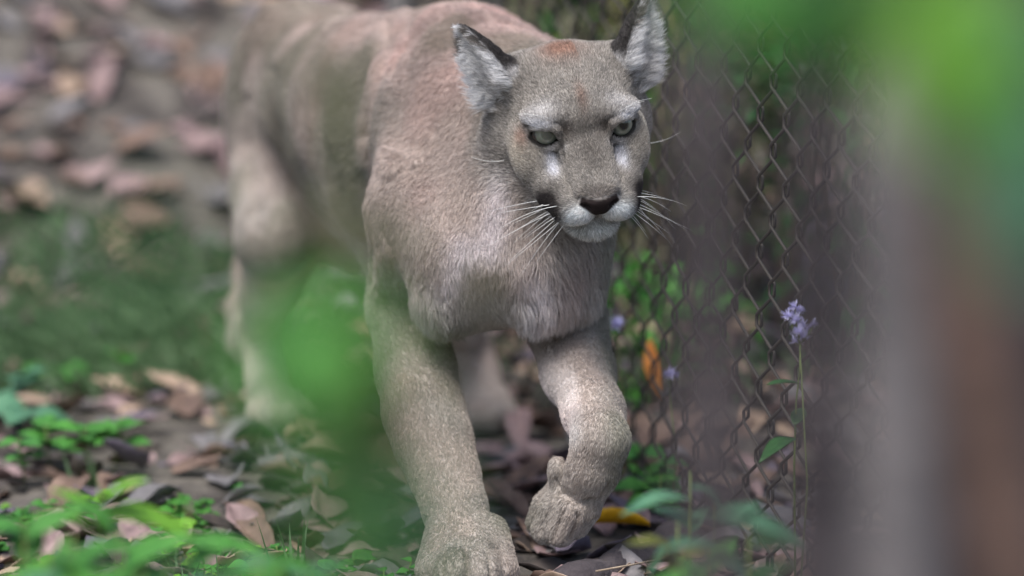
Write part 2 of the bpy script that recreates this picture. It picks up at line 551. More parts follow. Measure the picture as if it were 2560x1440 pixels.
def relax(V, Q, it=1, lam=0.5):
    for _ in range(it):
        s = np.zeros_like(V); c = np.zeros(len(V))
        for a, b in ((0, 1), (1, 2), (2, 3), (3, 0)):
            np.add.at(s, Q[:, a], V[Q[:, b]]); np.add.at(s, Q[:, b], V[Q[:, a]])
            np.add.at(c, Q[:, a], 1); np.add.at(c, Q[:, b], 1)
        V = V + lam * (s / c[:, None] - V)
    return V
BV = relax(BV, BQ, 2, 0.5)
BN = vert_normals(BV, BQ)

# skin folds over shoulder, ribs and flank, as modelled relief
def polydist(x, y, pts):
    d = np.full(len(x), 1e9)
    for (x0, y0), (x1, y1) in zip(pts[:-1], pts[1:]):
        vx, vy = x1 - x0, y1 - y0
        t = np.clip(((x - x0) * vx + (y - y0) * vy) / (vx * vx + vy * vy), 0, 1)
        d = np.minimum(d, np.hypot(x - x0 - t * vx, y - y0 - t * vy))
    return d
def folds():
    global BV, BN
    px, py, dd = proj(BV)
    face = np.clip(-((BV - CAM) / dd[:, None] * BN).sum(1), 0, 1) ** 0.5
    near = dd > 4.66
    for pts, sg, amp in (
        ([(975, 60), (958, 150), (930, 250), (915, 340)], 13, -0.0187),
        ([(1035, 40), (1000, 120), (985, 200)], 12, -0.0119),
        ([(945, 110), (925, 260), (900, 420)], 20, 0.0119),
        ([(905, 430), (918, 520), (925, 620), (925, 700)], 14, -0.013),
        ([(1012, 430), (1008, 480), (1000, 540)], 8, -0.0102),
        ([(985, 400), (980, 500), (975, 620)], 18, 0.0102),
        ([(1040, 410), (1032, 500)], 14, 0.0068),
        ([(690, 180), (680, 260), (700, 360), (745, 480), (830, 590)], 16, -0.0136),
        ([(800, 60), (770, 140), (790, 260)], 30, -0.0102),
        ([(860, 130), (850, 250), (830, 340)], 35, 0.0102),
        ([(1105, 580), (1090, 610), (1065, 650)], 10, -0.0119),
        ([(880, 300), (860, 420), (880, 560)], 25, 0.0085),
        ([(740, 380), (770, 480), (840, 570)], 22, 0.0102),
        ([(1000, 150), (975, 300), (965, 420)], 22, .010),
        ([(1085, 90), (1060, 220), (1050, 340)], 30, .008),
        ([(1075, 420), (1062, 520), (1050, 640)], 16, -.007),
        ([(960, 640), (945, 740), (940, 800)], 18, .007),
        ([(620, 250), (615, 400), (640, 560)], 18, -.008),
        ([(820, 200), (800, 330), (830, 450)], 24, -.009),
    ):
        w = np.exp(-(polydist(px, py, pts) / sg) ** 2) * face * near
        BV = BV + BN * (amp * w)[:, None]
    rel = (vnoise(BV * np.array([20, 20, 9]), 31) - .5) * .016 + (vnoise(BV * np.array([42, 42, 20]), 32) - .5) * .006
    msk = (dd > 4.75) * sstep(.28, .4, BV[:, 2])
    BV = BV + BN * (rel * msk)[:, None]
    # toe creases on the raised paw
    for pts, sg, amp in (([(1400, 1232), (1450, 1256), (1500, 1246), (1525, 1212)], 8, -.008),
                         ([(1388, 1195), (1402, 1222), (1440, 1240)], 6, -.004),
                         ([(1446, 1285), (1440, 1310), (1424, 1345)], 6, -.0045), ([(1408, 1280), (1398, 1305), (1384, 1345)], 6, -.0045),
                         ([(1376, 1270), (1366, 1290), (1352, 1325)], 6, -.0035),
                         ([(1112, 1375), (1108, 1410), (1106, 1445)], 6, -.007), ([(1164, 1370), (1167, 1410), (1168, 1445)], 6, -.008), ([(1218, 1375), (1226, 1410), (1228, 1445)], 6, -.007),
                         ([(1070, 1375), (1120, 1362), (1180, 1360), (1250, 1372)], 7, -.004), ([(1120, 1300), (1150, 1330), (1190, 1340)], 6, -.003)):
        w = np.exp(-(polydist(px, py, pts) / sg) ** 2) * face * (dd > 4.3)
        BV = BV + BN * (amp * w)[:, None]
    BN = vert_normals(BV, BQ)
folds()

# ---- colour, fur flow and fur length for every vertex
def coat():
    V = BV; N = BN; n = len(V)
    W = np.zeros(n); flow = np.zeros((n, 3)); reg = {k: np.zeros(n) for k in ('body', 'leg', 'chest', 'tail', 'head')}
    Vf = V.astype(np.float32)
    for fn, fl, rg in PRIMS:
        d = fn(Vf)
        w = np.exp(-np.clip(d + 0.02, 0, None) / 0.012)
        W += w; flow += w[:, None] * fl; reg[rg] += w
    flow /= W[:, None] + 1e-9
    for k in reg: reg[k] /= W + 1e-9
    q = to_head(V); hx, hy, hz = q[:, 0], q[:, 1], q[:, 2]; ax = np.abs(hx)
    head = reg['head'] * sstep(-15, -11, hy)
    # flow on the head: away from the nose, sweeping back over the skull
    hf = np.stack([hx * 0.9, np.minimum(hy - 8.5, -1.0), (hz + 4.2) * 0.9], 1)
    hf = unit(hf) @ HR.T
    flow = flow * (1 - head)[:, None] + hf * head[:, None]
    # height above the local ground gives top / side / underside of the coat
    up = N[:, 2]
    C = lambda *c: s2l(c)[None]
    red, tan, grey, white = C(182, 162, 153), C(167, 158, 149), C(170, 163, 154), C(212, 210, 206)
    mix = lambda a, b, t: a * (1 - t[:, None]) + b * t[:, None]
    col = np.repeat(tan, n, 0)
    col = mix(col, red, sstep(0.45, 0.80, V[:, 2]) * sstep(-0.1, 0.8, up) * 0.9)
    col = mix(col, grey, reg['leg'] * 0.5)
    col = mix(col, white, sstep(-0.25, -0.85, up) * 0.6 * (1 - head))
    col = mix(col, C(200, 194, 188), reg['chest'] * 0.85)
    px, py, dd = proj(V)
    th = np.exp(-(polydist(px, py, [(1262, 450), (1240, 540), (1225, 620)]) / 42) ** 2) + np.exp(-(polydist(px, py, [(1160, 620), (1130, 700)]) / 40) ** 2) + np.exp(-(polydist(px, py, [(1340, 700), (1335, 790)]) / 40) ** 2)
    col = mix(col, C(222, 220, 222), np.clip(th, 0, 1) * .6 * (dd < 4.8))
    # pale inner side of the raised foreleg and belly
    inner = sstep(.3, .7, reg['leg']) * sstep(1475, 1430, px) * sstep(1310, 1335, px) * sstep(860, 960, py) * sstep(1140, 1080, py) * sstep(-.15, -.65, N[:, 0]) * (dd < 4.75)
    col = mix(col, white, inner * 0.6)
    # random coat tone, then olive and pink patches painting in blurred foreground shade
    nz = vnoise(V * 16, 1) * 0.6 + vnoise(V * 38, 2) * 0.4
    col = col * (0.78 + 0.44 * nz)[:, None]
    pat = vnoise(V * np.array([13, 13, 7]), 14)
    col = mix(col, col * np.array([0.70, 0.74, 0.69]), sstep(.50, .68, pat))
    col = mix(col, col * np.array([1.16, 1.10, 1.10]), sstep(.48, .28, pat))
    col = mix(col, col * np.array([1.03, .985, .99]), sstep(.5, .7, vnoise(V * 11, 9)))
    length = 0.010 * np.ones(n)
    chm = sstep(560, 680, py)
    length = length * (1 - .5 * reg['leg']) + 0.022 * reg['chest'] * chm
    lift = 0.24 + 0.2 * reg['chest'] * chm
    width = np.ones(n)
    # ------------------ face pattern
    fc = np.repeat(C(164, 158, 150), n, 0)
    b = lambda cx, cy, cz, rx, ry, rz: np.exp(-(((ax - cx) / rx) ** 2 + ((hy - cy) / ry) ** 2 + ((hz - cz) / rz) ** 2))
    fc = mix(fc, C(156, 116, 96), np.clip(b(0.6, -7.8, 6.6, 2.2, 2.4, 2.5) * 1.2, 0, 1) * (0.35 + .65 * (hx < 1.0)) * .8)
    fc = mix(fc, C(140, 108, 92), np.clip(b(0, -0.2, 4.2, 0.6, 1.6, 2.2), 0, 1) * .6)
    fc = mix(fc, C(150, 116, 102), np.clip(b(6.9, -0.5, -0.2, 0.8, 1.4, 1.2) * 1.2, 0, 1) * (hx < 0) * .7)
    fc = mix(fc, C(112, 106, 100), np.clip(b(0, 3.0, -1.3, 2.1, 3.4, 2.4) * 1.3, 0, 1) * .85)
    fc = mix(fc, C(96, 88, 82), np.clip(b(2.1, 1.6, 1.2, 1.1, 1.6, 1.2), 0, 1) * .85)
    fc = mix(fc, C(200, 196, 190), np.clip(b(3.0, 0.6, 3.4, 1.6, 1.8, 1.2), 0, 1) * .0)
    fc = mix(fc, C(226, 224, 224), np.clip(b(4.4, 0.2, 3.5, 1.9, 1.8, 1.1), 0, 1) * .4)
    fc = mix(fc, C(232, 232, 236), np.clip(b(5.2, 0.6, 2.15, 1.5, 1.9, 0.55) * 1.3, 0, 1) * .75)
    fc = mix(fc, C(228, 228, 234), np.clip(b(3.9, 2.1, -2.6, 0.7, 1.6, 1.5) * 1.4, 0, 1) * .8)
    fc = mix(fc, C(202, 192, 174), np.clip(b(6.4, -0.8, -2.4, 1.9, 2.0, 1.8) * 1.2, 0, 1) * .75)
    fc = mix(fc, C(168, 156, 150), np.clip(b(0, 8.0, -3.7, 1.8, 1.3, 0.7), 0, 1) * .5)
    fc = mix(fc, C(246, 250, 250), np.clip(b(2.0, 8.2, -6.5, 1.7, 2.0, 1.15) * 2.3, 0, 1))
    fc = mix(fc, C(236, 242, 240), np.clip(b(0, 6.0, -9.6, 2.6, 2.6, 1.3) * 1.6, 0, 1))
    dk = np.clip(b(5.0, 5.4, -6.0, 1.4, 2.7, 1.55) * 2.2, 0, 1)
    fc = mix(fc, C(42, 36, 36), dk * .95)
    fc = mix(fc, C(206, 200, 190), sstep(-7.5, -10.5, hz) * .6)
    # eye rims and tear lines
    er = np.stack([ax - EYE_C[0], hy - EYE_C[1], hz - EYE_C[2]], 1)
    edist = np.linalg.norm(er, axis=1) - EYE_R          # distance from the eyeball surface
    efr = (hy > -0.4) & (np.abs(hz - EYE_C[2]) < 1.45) & (np.abs(ax - EYE_C[0]) < 2.0)
    rim = sstep(.46, .22, edist) * efr
    fc = mix(fc, C(30, 27, 25), rim * .95)
    sock = (edist < .06) & efr
    td = np.full(n, 9.0)
    for t in np.linspace(0, 1, 7):
        td = np.minimum(td, np.sqrt((ax - (2.6 - .35 * t)) ** 2 + (hy - (2.1 + 1.3 * t)) ** 2 + (hz + .4 + 1.3 * t) ** 2))
    fc = mix(fc, C(58, 52, 48), np.exp(-(td / .36) ** 2) * .8)
    fc = mix(fc, C(210, 205, 200), np.exp(-(np.sqrt((ax - 2.35) ** 2 + (hy - 2.7) ** 2 + (hz + .55) ** 2) / .45) ** 2) * .7)
    # nose pad and mouth
    nw = np.where(hz > -4.8, 2.3 - .35 * (hz + 4.8), 2.3 - 1.15 * (-4.8 - hz))
    nose = sstep(.18, -.12, ax - nw) * sstep(-3.85, -4.15, hz + .12 * np.cos(hx * 1.6)) * sstep(-6.75, -6.45, hz) * sstep(7.0, 7.5, hy)
    fc = mix(fc, C(44, 36, 35), nose)
    mo = np.full(n, 9.0)
    for a, c in (((0, 8.0, -7.6), (2.0, 6.9, -8.25)), ((2.0, 6.9, -8.25), (4.5, 3.2, -8.0)), ((0, 8.6, -5.9), (0, 8.2, -7.5))):
        a = np.array(a); c = np.array(c); Q = np.stack([ax, hy, hz], 1)
        t = np.clip(((Q - a) @ (c - a)) / ((c - a) @ (c - a)), 0, 1); mo = np.minimum(mo, np.linalg.norm(Q - a - t[:, None] * (c - a), axis=1))
    mouth = np.exp(-(mo / .3) ** 2)
    fc = mix(fc, C(48, 38, 36), mouth * .85)
    fc = fc * (0.84 + 0.32 * vnoise(q * 0.9, 4))[:, None]
    col = mix(col, fc, head)
    length = length * (1 - head) + head * (0.0036 + 0.0025 * sstep(0, -8, hy) + 0.008 * sstep(-8, -9.5, hz) + .007 * sstep(6.5, 9, ax) * sstep(-4, -8, hy))
    lift = lift * (1 - head) + head * 0.42
    width = width * (1 - head) + head * 0.54
    # ------------------ ears
    for s in (1, -1):
        eb, et, a, o, w = ear_frame(s); L = np.linalg.norm(et - eb)
        r = q - eb; ta = (r @ a) / L; ro = r @ o; rw = r @ w
        wd = np.interp(ta, EAR_T, EAR_W)
        No = (N @ HR) @ o
        eo, ei = ear_parts(q, s)
        inside = sstep(.42, .2, np.abs(ei)) * (eo < .3) * (ta > -.3) * sstep(-.35, 0, No)
        m = np.maximum(inside, sstep(.1, .28, ta) * (eo < .5) * (ta < 1.3))
        back = C(84, 80, 78)
        ec = mix(np.repeat(back, n, 0), C(246, 244, 242), inside)
        rimd = np.abs(np.abs(rw) - wd * .93) < .22
        ec = np.where((rimd & (inside > .5))[:, None], C(128, 122, 116), ec)
        ec = mix(ec, C(128, 118, 106), sstep(.36, .18, ta) * (1 - inside) * (No < .3))
        ec = mix(ec, C(226, 222, 218), sstep(.2, .5, No) * sstep(.45, .2, ta) * (1 - inside))
        col = mix(col, ec, m)
        length = np.where(m > .5, np.where(inside > .5, 0.026 * (1 - .6 * np.clip(ta, 0, 1)), 0.004), length)
        width = np.where(m > .5, np.where(inside > .5, .6, .5), width)
        lift = np.where((m > .5) & (inside > .5), 0.55, lift)
        # inner hairs lean outwards and up from the inner edge
        fi = unit(HR @ (a * .35 + np.array([s * .9, .25, .1])))
        fb = unit(HR @ a)
        mi = (m * inside)[:, None]; mb = (m * (1 - inside))[:, None]
        flow = flow * (1 - mi - mb) + fi * mi + fb * mb
    bare = np.clip(nose * 1.4 + sock + (rim > .8) * (head > .3), 0, 1)
    bare = np.maximum(bare, (mouth > .6) * head)
    flow = flow - N * (flow * N).sum(1)[:, None]
    flow = unit(flow)
    col = col * np.array([.98, 1.0, 1.035])
    return dict(col=np.clip(col, 0, 1), flow=flow, length=length, lift=lift, width=width, bare=bare, head=head, chest=reg['chest'] * chm, leg=reg['leg'])
COAT = coat()

cougar = empty("cougar", (-0.10, 4.62, 0.0), label="tan cougar walking with one forepaw raised off the ground", category="cougar")

def cougar_part(name, data, mat, parent=None):
    o = obj(name, data, mat)
    o.parent = parent or cougar
    off = Vector(cougar.location)
    if parent is None:
        o.matrix_parent_inverse = Matrix.Translation(-off)
    return o

def fur_base_mat():
    m, nt, b = mat_new("cougar_coat")
    at = nt.nodes.new("ShaderNodeAttribute"); at.attribute_name = "coat"
    nt.links.new(at.outputs["Color"], b.inputs["Base Color"])
    b.inputs["Roughness"].default_value = 0.75
    b.inputs["Specular IOR Level"].default_value = 0.15
    tc = nt.nodes.new("ShaderNodeTexCoord"); nz = nt.nodes.new("ShaderNodeTexNoise")
    nz.inputs["Scale"].default_value = 320; nz.inputs["Detail"].default_value = 3
    nt.links.new(tc.outputs["Object"], nz.inputs["Vector"])
    bp = nt.nodes.new("ShaderNodeBump"); bp.inputs["Strength"].default_value = .5; bp.inputs["Distance"].default_value = .001
    nt.links.new(nz.outputs["Fac"], bp.inputs["Height"]); nt.links.new(bp.outputs[0], b.inputs["Normal"])
    return m

def build_body():
    me = mesh_np("cougar_body", BV, BQ)
    ca = me.attributes.new("coat", 'FLOAT_COLOR', 'POINT')
    c = np.ones((len(BV), 4), np.float32); c[:, :3] = COAT['col'] * 0.8
    ca.data.foreach_set("color", c.ravel())
    return cougar_part("body", me, fur_base_mat())
body = build_body()

def build_fur():
    tri = np.concatenate([BQ[:, [0, 1, 2]], BQ[:, [0, 2, 3]]])
    A = np.linalg.norm(np.cross(BV[tri[:, 1]] - BV[tri[:, 0]], BV[tri[:, 2]] - BV[tri[:, 0]]), axis=1) * .5
    hd = COAT['head'][tri].mean(1); bare = COAT['bare'][tri].max(1)
    wd = COAT['width'][tri].mean(1)
    cen = BV[tri].mean(1)
    vis = np.clip(0.55 - 0.45 * ((BN[tri[:, 0]] * unit(cen - CAM)).sum(1)), 0.25, 1)
    dens = np.where(wd < .8, 8.0, 1.0 + 1.3 * sstep(5.1, 4.7, cen[:, 1])) * (bare < .5) * vis
    pr = A * dens; pr /= pr.sum()
    NS = 470000
    r = np.random.default_rng(11)
    t = r.choice(len(tri), NS, p=pr); ids = tri[t]
    u = r.random((NS, 2)); f = u.sum(1) > 1; u[f] = 1 - u[f]
    w3 = np.stack([1 - u.sum(1), u[:, 0], u[:, 1]], 1)
    ip = lambda a: (a[ids] * (w3[..., None] if a.ndim == 2 else w3)).sum(1)
    p = ip(BV); nrm = unit(ip(BN)); fl = unit(ip(COAT['flow'])); col = ip(COAT['col'])
    ln = ip(COAT['length']) * (0.65 + 0.7 * r.random(NS)); lift = ip(COAT['lift']); wd = ip(COAT['width'])
    ch = ip(COAT['chest']); lg = ip(COAT['leg'])
    # tufting: strands share a slowly varying sideways lean
    side = np.cross(nrm, fl)
    lean = (vnoise(p * 45, 21) - .5) * .7 + (vnoise(p * 190, 22) - .5) * .5 * (1 - .45 * lg)
    lean = lean * (1 + 1.0 * ch) + r.normal(0, .16, NS)
    lf = lift * (0.75 + .8 * vnoise(p * 120, 23) * (1 - .3 * lg)) * (1 - .1 * lg) + r.normal(0, .06, NS)
    d0 = unit(fl + side * lean[:, None] + nrm * (lf * 1.9)[:, None])
    d1 = unit(fl + side * (lean * 1.2)[:, None] + nrm * (lf * .35)[:, None] + np.array([0, 0, -1]) * (.35 * ch)[:, None])
    K = 4
    pts = np.zeros((NS, K, 3), np.float32)
    pts[:, 0] = p - nrm * .0008
    pts[:, 1] = p + d0 * (ln * .34)[:, None]
    pts[:, 2] = pts[:, 1] + unit(d0 + d1) * (ln * .33)[:, None]
    pts[:, 3] = pts[:, 2] + d1 * (ln * .33)[:, None]
    rad = np.array([1.0, 0.9, 0.65, 0.15])[None] * (0.00042 * wd)[:, None]
    jit = np.exp(r.normal(0, 1, NS) * np.where(wd < .8, .33, .17 + .02 * lg))[:, None]
    band = r.random(NS)[:, None]
    c = col * jit * np.where((band > .86) & (wd[:, None] < .8), .55, 1.0) * np.where((band > .88) & (lg[:, None] > .5), .78, 1.0)
    # long white hairs across the ear cups, rooted along the inner rim
    NE = 2600
    for s in (1, -1):
        eb, et, a, o, w = ear_frame(s); L = np.linalg.norm(et - eb)
        if w[0] * s < 0: w = -w                       # w points to the outer edge
        t = r.random(NE) ** 1.25 * .82 - .04; wd_ = np.interp(t, EAR_T, EAR_W)
        root = eb + a * (L * t)[:, None] - w * (wd_ * r.uniform(.35, .92, NE))[:, None] + o * (wd_ * r.uniform(.02, .22, NE))[:, None]
        dr = unit(w * 1.0 + a * r.normal(.30, .18, NE)[:, None] + o * r.normal(.22, .12, NE)[:, None])
        ln_ = wd_ * r.uniform(.55, 1.25, NE)
        e = np.stack([root, root + dr * (ln_ * .35)[:, None], root + dr * (ln_ * .7)[:, None] - o * (ln_ * .03)[:, None], root + dr * ln_[:, None] - o * (ln_ * .12)[:, None]], 1)
        e = (e * HS) @ HR.T + HT
        pts = np.concatenate([pts, e.astype(np.float32)])
        rad = np.concatenate([rad, np.tile(np.array([[.00024, .00022, .00016, .00005]]), (NE, 1))])
        c = np.concatenate([c, np.array([[.86, .86, .88]]) * np.exp(r.normal(0, .15, NE))[:, None]])
    NS = len(pts)
    cu = bpy.data.hair_curves.new("cougar_fur")
    cu.add_curves([K] * NS)
    cu.attributes["position"].data.foreach_set("vector", pts.ravel())
    ra = cu.attributes.get("radius") or cu.attributes.new("radius", 'FLOAT', 'POINT')
    ra.data.foreach_set("value", rad.astype(np.float32).ravel())
    ca = cu.attributes.new("coat", 'FLOAT_COLOR', 'CURVE')
    cc = np.ones((NS, 4), np.float32); cc[:, :3] = np.clip(c, 0, .95)
    ca.data.foreach_set("color", cc.ravel())
    m, nt, b = mat_new("cougar_fur")
    at = nt.nodes.new("ShaderNodeAttribute"); at.attribute_name = "coat"
    nt.links.new(at.outputs["Color"], b.inputs["Base Color"])
    b.inputs["Roughness"].default_value = 0.55; b.inputs["Specular IOR Level"].default_value = 0.25
    tr = nt.nodes.new("ShaderNodeBsdfTranslucent"); nt.links.new(at.outputs["Color"], tr.inputs["Color"])
    ms = nt.nodes.new("ShaderNodeMixShader"); ms.inputs[0].default_value = .42
    nt.links.new(b.outputs[0], ms.inputs[1]); nt.links.new(tr.outputs[0], ms.inputs[2])
    nt.links.new(ms.outputs[0], nt.nodes["Material Output"].inputs["Surface"])
    o = cougar_part("fur", cu, m)
    o["kind"] = "stuff"
build_fur()

# ---- eyes
def eye_mat(name, pupil):
    m, nt, b = mat_new(name)
    tc = nt.nodes.new("ShaderNodeTexCoord")
    sp = nt.nodes.new("ShaderNodeSeparateXYZ"); nt.links.new(tc.outputs["Object"], sp.inputs[0])
    def mth(op, a, b_=None):
        n = nt.nodes.new("ShaderNodeMath"); n.operation = op
        for i, v in enumerate((a, b_)):
            if v is None: continue
            if isinstance(v, (int, float)): n.inputs[i].default_value = v
            else: nt.links.new(v, n.inputs[i])
        return n.outputs[0]
    r2 = mth('SQRT', mth('ADD', mth('MULTIPLY', sp.outputs[0], sp.outputs[0]), mth('MULTIPLY', sp.outputs[1], sp.outputs[1])))
    rp = nt.nodes.new("ShaderNodeValToRGB"); rp.color_ramp.interpolation = 'LINEAR'
    el = rp.color_ramp.elements
    stops = [(0.0, pupil), (0.24, pupil), (0.36, (100, 104, 94)), (0.42, (128, 134, 120)), (0.66, (112, 120, 110)), (0.74, (40, 40, 38)), (0.80, (24, 20, 18)), (1.0, (60, 48, 44))]
    while len(el) < len(stops): el.new(.5)
    for e, (p_, c) in zip(el, stops): e.position = p_; e.color = (*s2l(c), 1)
    nt.links.new(r2, rp.inputs[0])
    wv = nt.nodes.new("ShaderNodeTexNoise"); wv.inputs["Scale"].default_value = 9; nt.links.new(tc.outputs["Object"], wv.inputs["Vector"])
    mx = nt.nodes.new("ShaderNodeMix"); mx.data_type = 'RGBA'; mx.blend_type = 'MULTIPLY'; mx.inputs["Factor"].default_value = .35
    nt.links.new(rp.outputs[0], mx.inputs["A"]); nt.links.new(wv.outputs["Color"], mx.inputs["B"])
    nt.links.new(mx.outputs["Result"], b.inputs["Base Color"])
    b.inputs["Roughness"].default_value = .12; b.inputs["Coat Weight"].default_value = 1.0; b.inputs["Coat Roughness"].default_value = .03
    return m
EYE_MAT = {1: eye_mat('cougar_eye', (6, 6, 6)), -1: eye_mat('cougar_eye_pale', (96, 100, 90))}
def build_eye(s):
    bm = bmesh.new(); bmesh.ops.create_uvsphere(bm, u_segments=40, v_segments=24, radius=1.0)
    for v in bm.verts:
        if v.co.z > .68: v.co *= 1 + .10 * (v.co.z - .68) / .32
    me = bpy.data.meshes.new("eye"); bm.to_mesh(me); bm.free()
    me.polygons.foreach_set("use_smooth", [True] * len(me.polygons))
    gaze = HR @ unit(np.array([0.10 * s + .06, 1.0, .30]))
    o = cougar_part("eye", me, EYE_MAT[s])
    c = H(EYE_C[0] * s, EYE_C[1], EYE_C[2])
    q = Vector(gaze).to_track_quat('Z', 'Y')
    o.matrix_parent_inverse = Matrix.Identity(4)
    o.location = Vector(c) - Vector(cougar.location); o.rotation_euler = q.to_euler(); o.scale = (EYE_R * HS,) * 3
    return o
for s in (1, -1): build_eye(s)

# ---- whiskers
def whisker_mat():
    m, nt, b = mat_new("whisker_white")
    b.inputs["Base Color"].default_value = (.82, .84, .84, 1); b.inputs["Roughness"].default_value = .4
    return m
WH = whisker_mat()
def whiskers():
    r = random.Random(5)
    for s in (1, -1):
        for row in range(4):
            for j in range(4 if row < 3 else 2):
                x = 3.6 + .42 * j * .8; y = 6.9 - .85 * j; z = -5.3 - .72 * row - .12 * j
                base = np.array([x * s, y, z])
                out = unit(np.array([s * (0.95), .10 - .22 * j + r.uniform(-.1, .1), .0 - .36 * row - .12 * j + r.uniform(-.14, .14)]))
                L = r.uniform(3.2, 9.5) * (1.0 if row > 0 else .85)
                droop = np.array([0, 0, -1]) * r.uniform(.15, .75); back = np.array([0, -1, 0]) * r.uniform(.1, .45)
                pts = []
                for t in np.linspace(0, 1, 9):
                    pts.append(H(*(base + out * L * t + (droop + back) * L * t * t * .55)))
                V_, F_ = tube(pts, np.linspace(.00034, .00010, 9), 5)
                cougar_part("whisker", mesh("whisker", V_, F_), WH)
        for j in range(3):   # brow hairs and cheek hairs
            base = np.array([(3.6 + j * .6) * s, 1.0 - .5 * j, 2.1 + .15 * j]); out = unit(np.array([s * (.35 + .2 * j), .55, .75]))
            pts = [H(*(base + out * 3.6 * t + np.array([s * .6, 0, -.7]) * t * t)) for t in np.linspace(0, 1, 6)]
            V_, F_ = tube(pts, np.linspace(.00025, .0001, 6), 4)
            cougar_part("whisker", mesh("whisker", V_, F_), WH)
        base = np.array([8.4 * s, -3.5, -4.2])
        pts = [H(*(base + np.array([s * 3.8, .3, -.2]) * t + np.array([0, 0, 1.3]) * t * t)) for t in np.linspace(0, 1, 7)]
        V_, F_ = tube(pts, np.linspace(.0003, .0001, 7), 4)
        cougar_part("whisker", mesh("whisker", V_, F_), WH)
whiskers()
del FIELD

# ================================================================== forest floor, plants, fence, trunks
def leaf_verts(L, W, nseg=6, curl=0.0, fold=0.15, tip=1.0, bend=0.0, wav=0.0, seed=0, lobes=0.0):
    """a leaf blade along +Y with a folded midrib: verts (3 per row) and quads"""
    V = []; Fc = []
    r = random.Random(seed)
    for i in range(nseg + 1):
        t = i / nseg
        w = W * (math.sin(math.pi * min(1, (t * 0.96 + 0.04)) ** tip)) * (1 + lobes * math.sin(t * 17 + seed))
        w = max(w, W * 0.02)
        y = L * t; z = -bend * L * t * t
        e = fold * w + curl * w * w / W + wav * W * math.sin(t * 9 + seed)
        e2 = fold * w + curl * w * w / W + wav * W * math.sin(t * 8 + seed * 2 + 2)
        V += [(-w, y, z + e), (-w * .5, y, z + e * .42), (0, y, z), (w * .5, y, z + e2 * .42), (w, y, z + e2)]
    for i in range(nseg):
        for k in range(4):
            a = i * 5 + k
            Fc.append((a, a + 1, a + 6, a + 5))
    return V, Fc

def solid(me, t):
    """give a thin mesh a real thickness"""
    bm = bmesh.new(); bm.from_mesh(me)
    bmesh.ops.solidify(bm, geom=bm.faces[:], thickness=t)
    bm.to_mesh(me); bm.free(); return me

# ---------------------------------------------------------------- materials
M_GREEN = leaf_mat("fresh_green_leaf", [s2l((44, 96, 38)), s2l((74, 138, 56)), s2l((104, 164, 76))], 30, .35)
M_LIME = leaf_mat("lime_leaf", [s2l((92, 148, 40)), s2l((128, 186, 62)), s2l((150, 200, 84))], 18, .45)
M_DKGREEN = leaf_mat("dark_green_leaf", [s2l((22, 52, 24)), s2l((40, 84, 38)), s2l((60, 106, 52))], 22, .3)
M_OLIVE = leaf_mat("olive_leaf", [s2l((72, 78, 30)), s2l((100, 106, 44)), s2l((128, 128, 62))], 22, .35)
M_BLUEGREEN = leaf_mat("blue_green_leaf", [s2l((52, 92, 68)), s2l((78, 124, 94)), s2l((104, 146, 114))], 22, .3)
M_GRASS = leaf_mat("grass_blade", [s2l((56, 82, 52)), s2l((82, 110, 74)), s2l((110, 134, 100))], 40, .35)
M_MUTED = leaf_mat("muted_leaf", [s2l((62, 64, 48)), s2l((92, 92, 70)), s2l((122, 116, 92))], 20, .25)
M_STEM = noise_mat("green_stem", [s2l((70, 92, 44)), s2l((110, 124, 66))], 60, .6)
M_BARK = noise_mat("grey_bark", [s2l((76, 73, 74)), s2l((106, 102, 103)), s2l((136, 130, 128))], 7, .9, .01, 60, detail=9)
M_BARK2 = noise_mat("brown_bark", [s2l((60, 48, 43)), s2l((86, 68, 60)), s2l((104, 84, 75))], 14, .9, .01, 60, detail=9)
M_BARK3 = noise_mat("dark_bark", [s2l((38, 35, 37)), s2l((60, 55, 58)), s2l((80, 74, 76))], 14, .9, .01, 60, detail=9)
M_TWIG = noise_mat("dry_twig", [s2l((110, 96, 82)), s2l((160, 146, 128))], 60, .85)
M_LIT = [leaf_mat("litter_brown", [s2l((80, 64, 58)), s2l((112, 92, 82)), s2l((144, 122, 108))], 26, .2, .7, .22),
         leaf_mat("litter_pink", [s2l((102, 84, 86)), s2l((142, 120, 120)), s2l((172, 150, 148))], 22, .2, .65, .2),
         leaf_mat("litter_tan", [s2l((130, 110, 94)), s2l((172, 150, 132)), s2l((196, 176, 156))], 22, .25, .65, .2),
         leaf_mat("litter_grey", [s2l((76, 74, 76)), s2l((106, 104, 106)), s2l((136, 132, 134))], 24, .15, .7, .2),
         leaf_mat("litter_purple", [s2l((74, 66, 78)), s2l((100, 92, 106)), s2l((126, 116, 130))], 24, .15, .7, .2),
         leaf_mat("litter_dark", [s2l((44, 40, 40)), s2l((64, 58, 56)), s2l((84, 76, 70))], 24, .1, .8, .25)]
M_YELLOW = leaf_mat("yellow_leaf", [s2l((176, 130, 20)), s2l((214, 170, 34)), s2l((226, 190, 70))], 40, .3, .5, 0)
M_ORANGE = leaf_mat("orange_leaf", [s2l((170, 100, 40)), s2l((214, 140, 62)), s2l((190, 150, 90))], 30, .3, .5, 0)

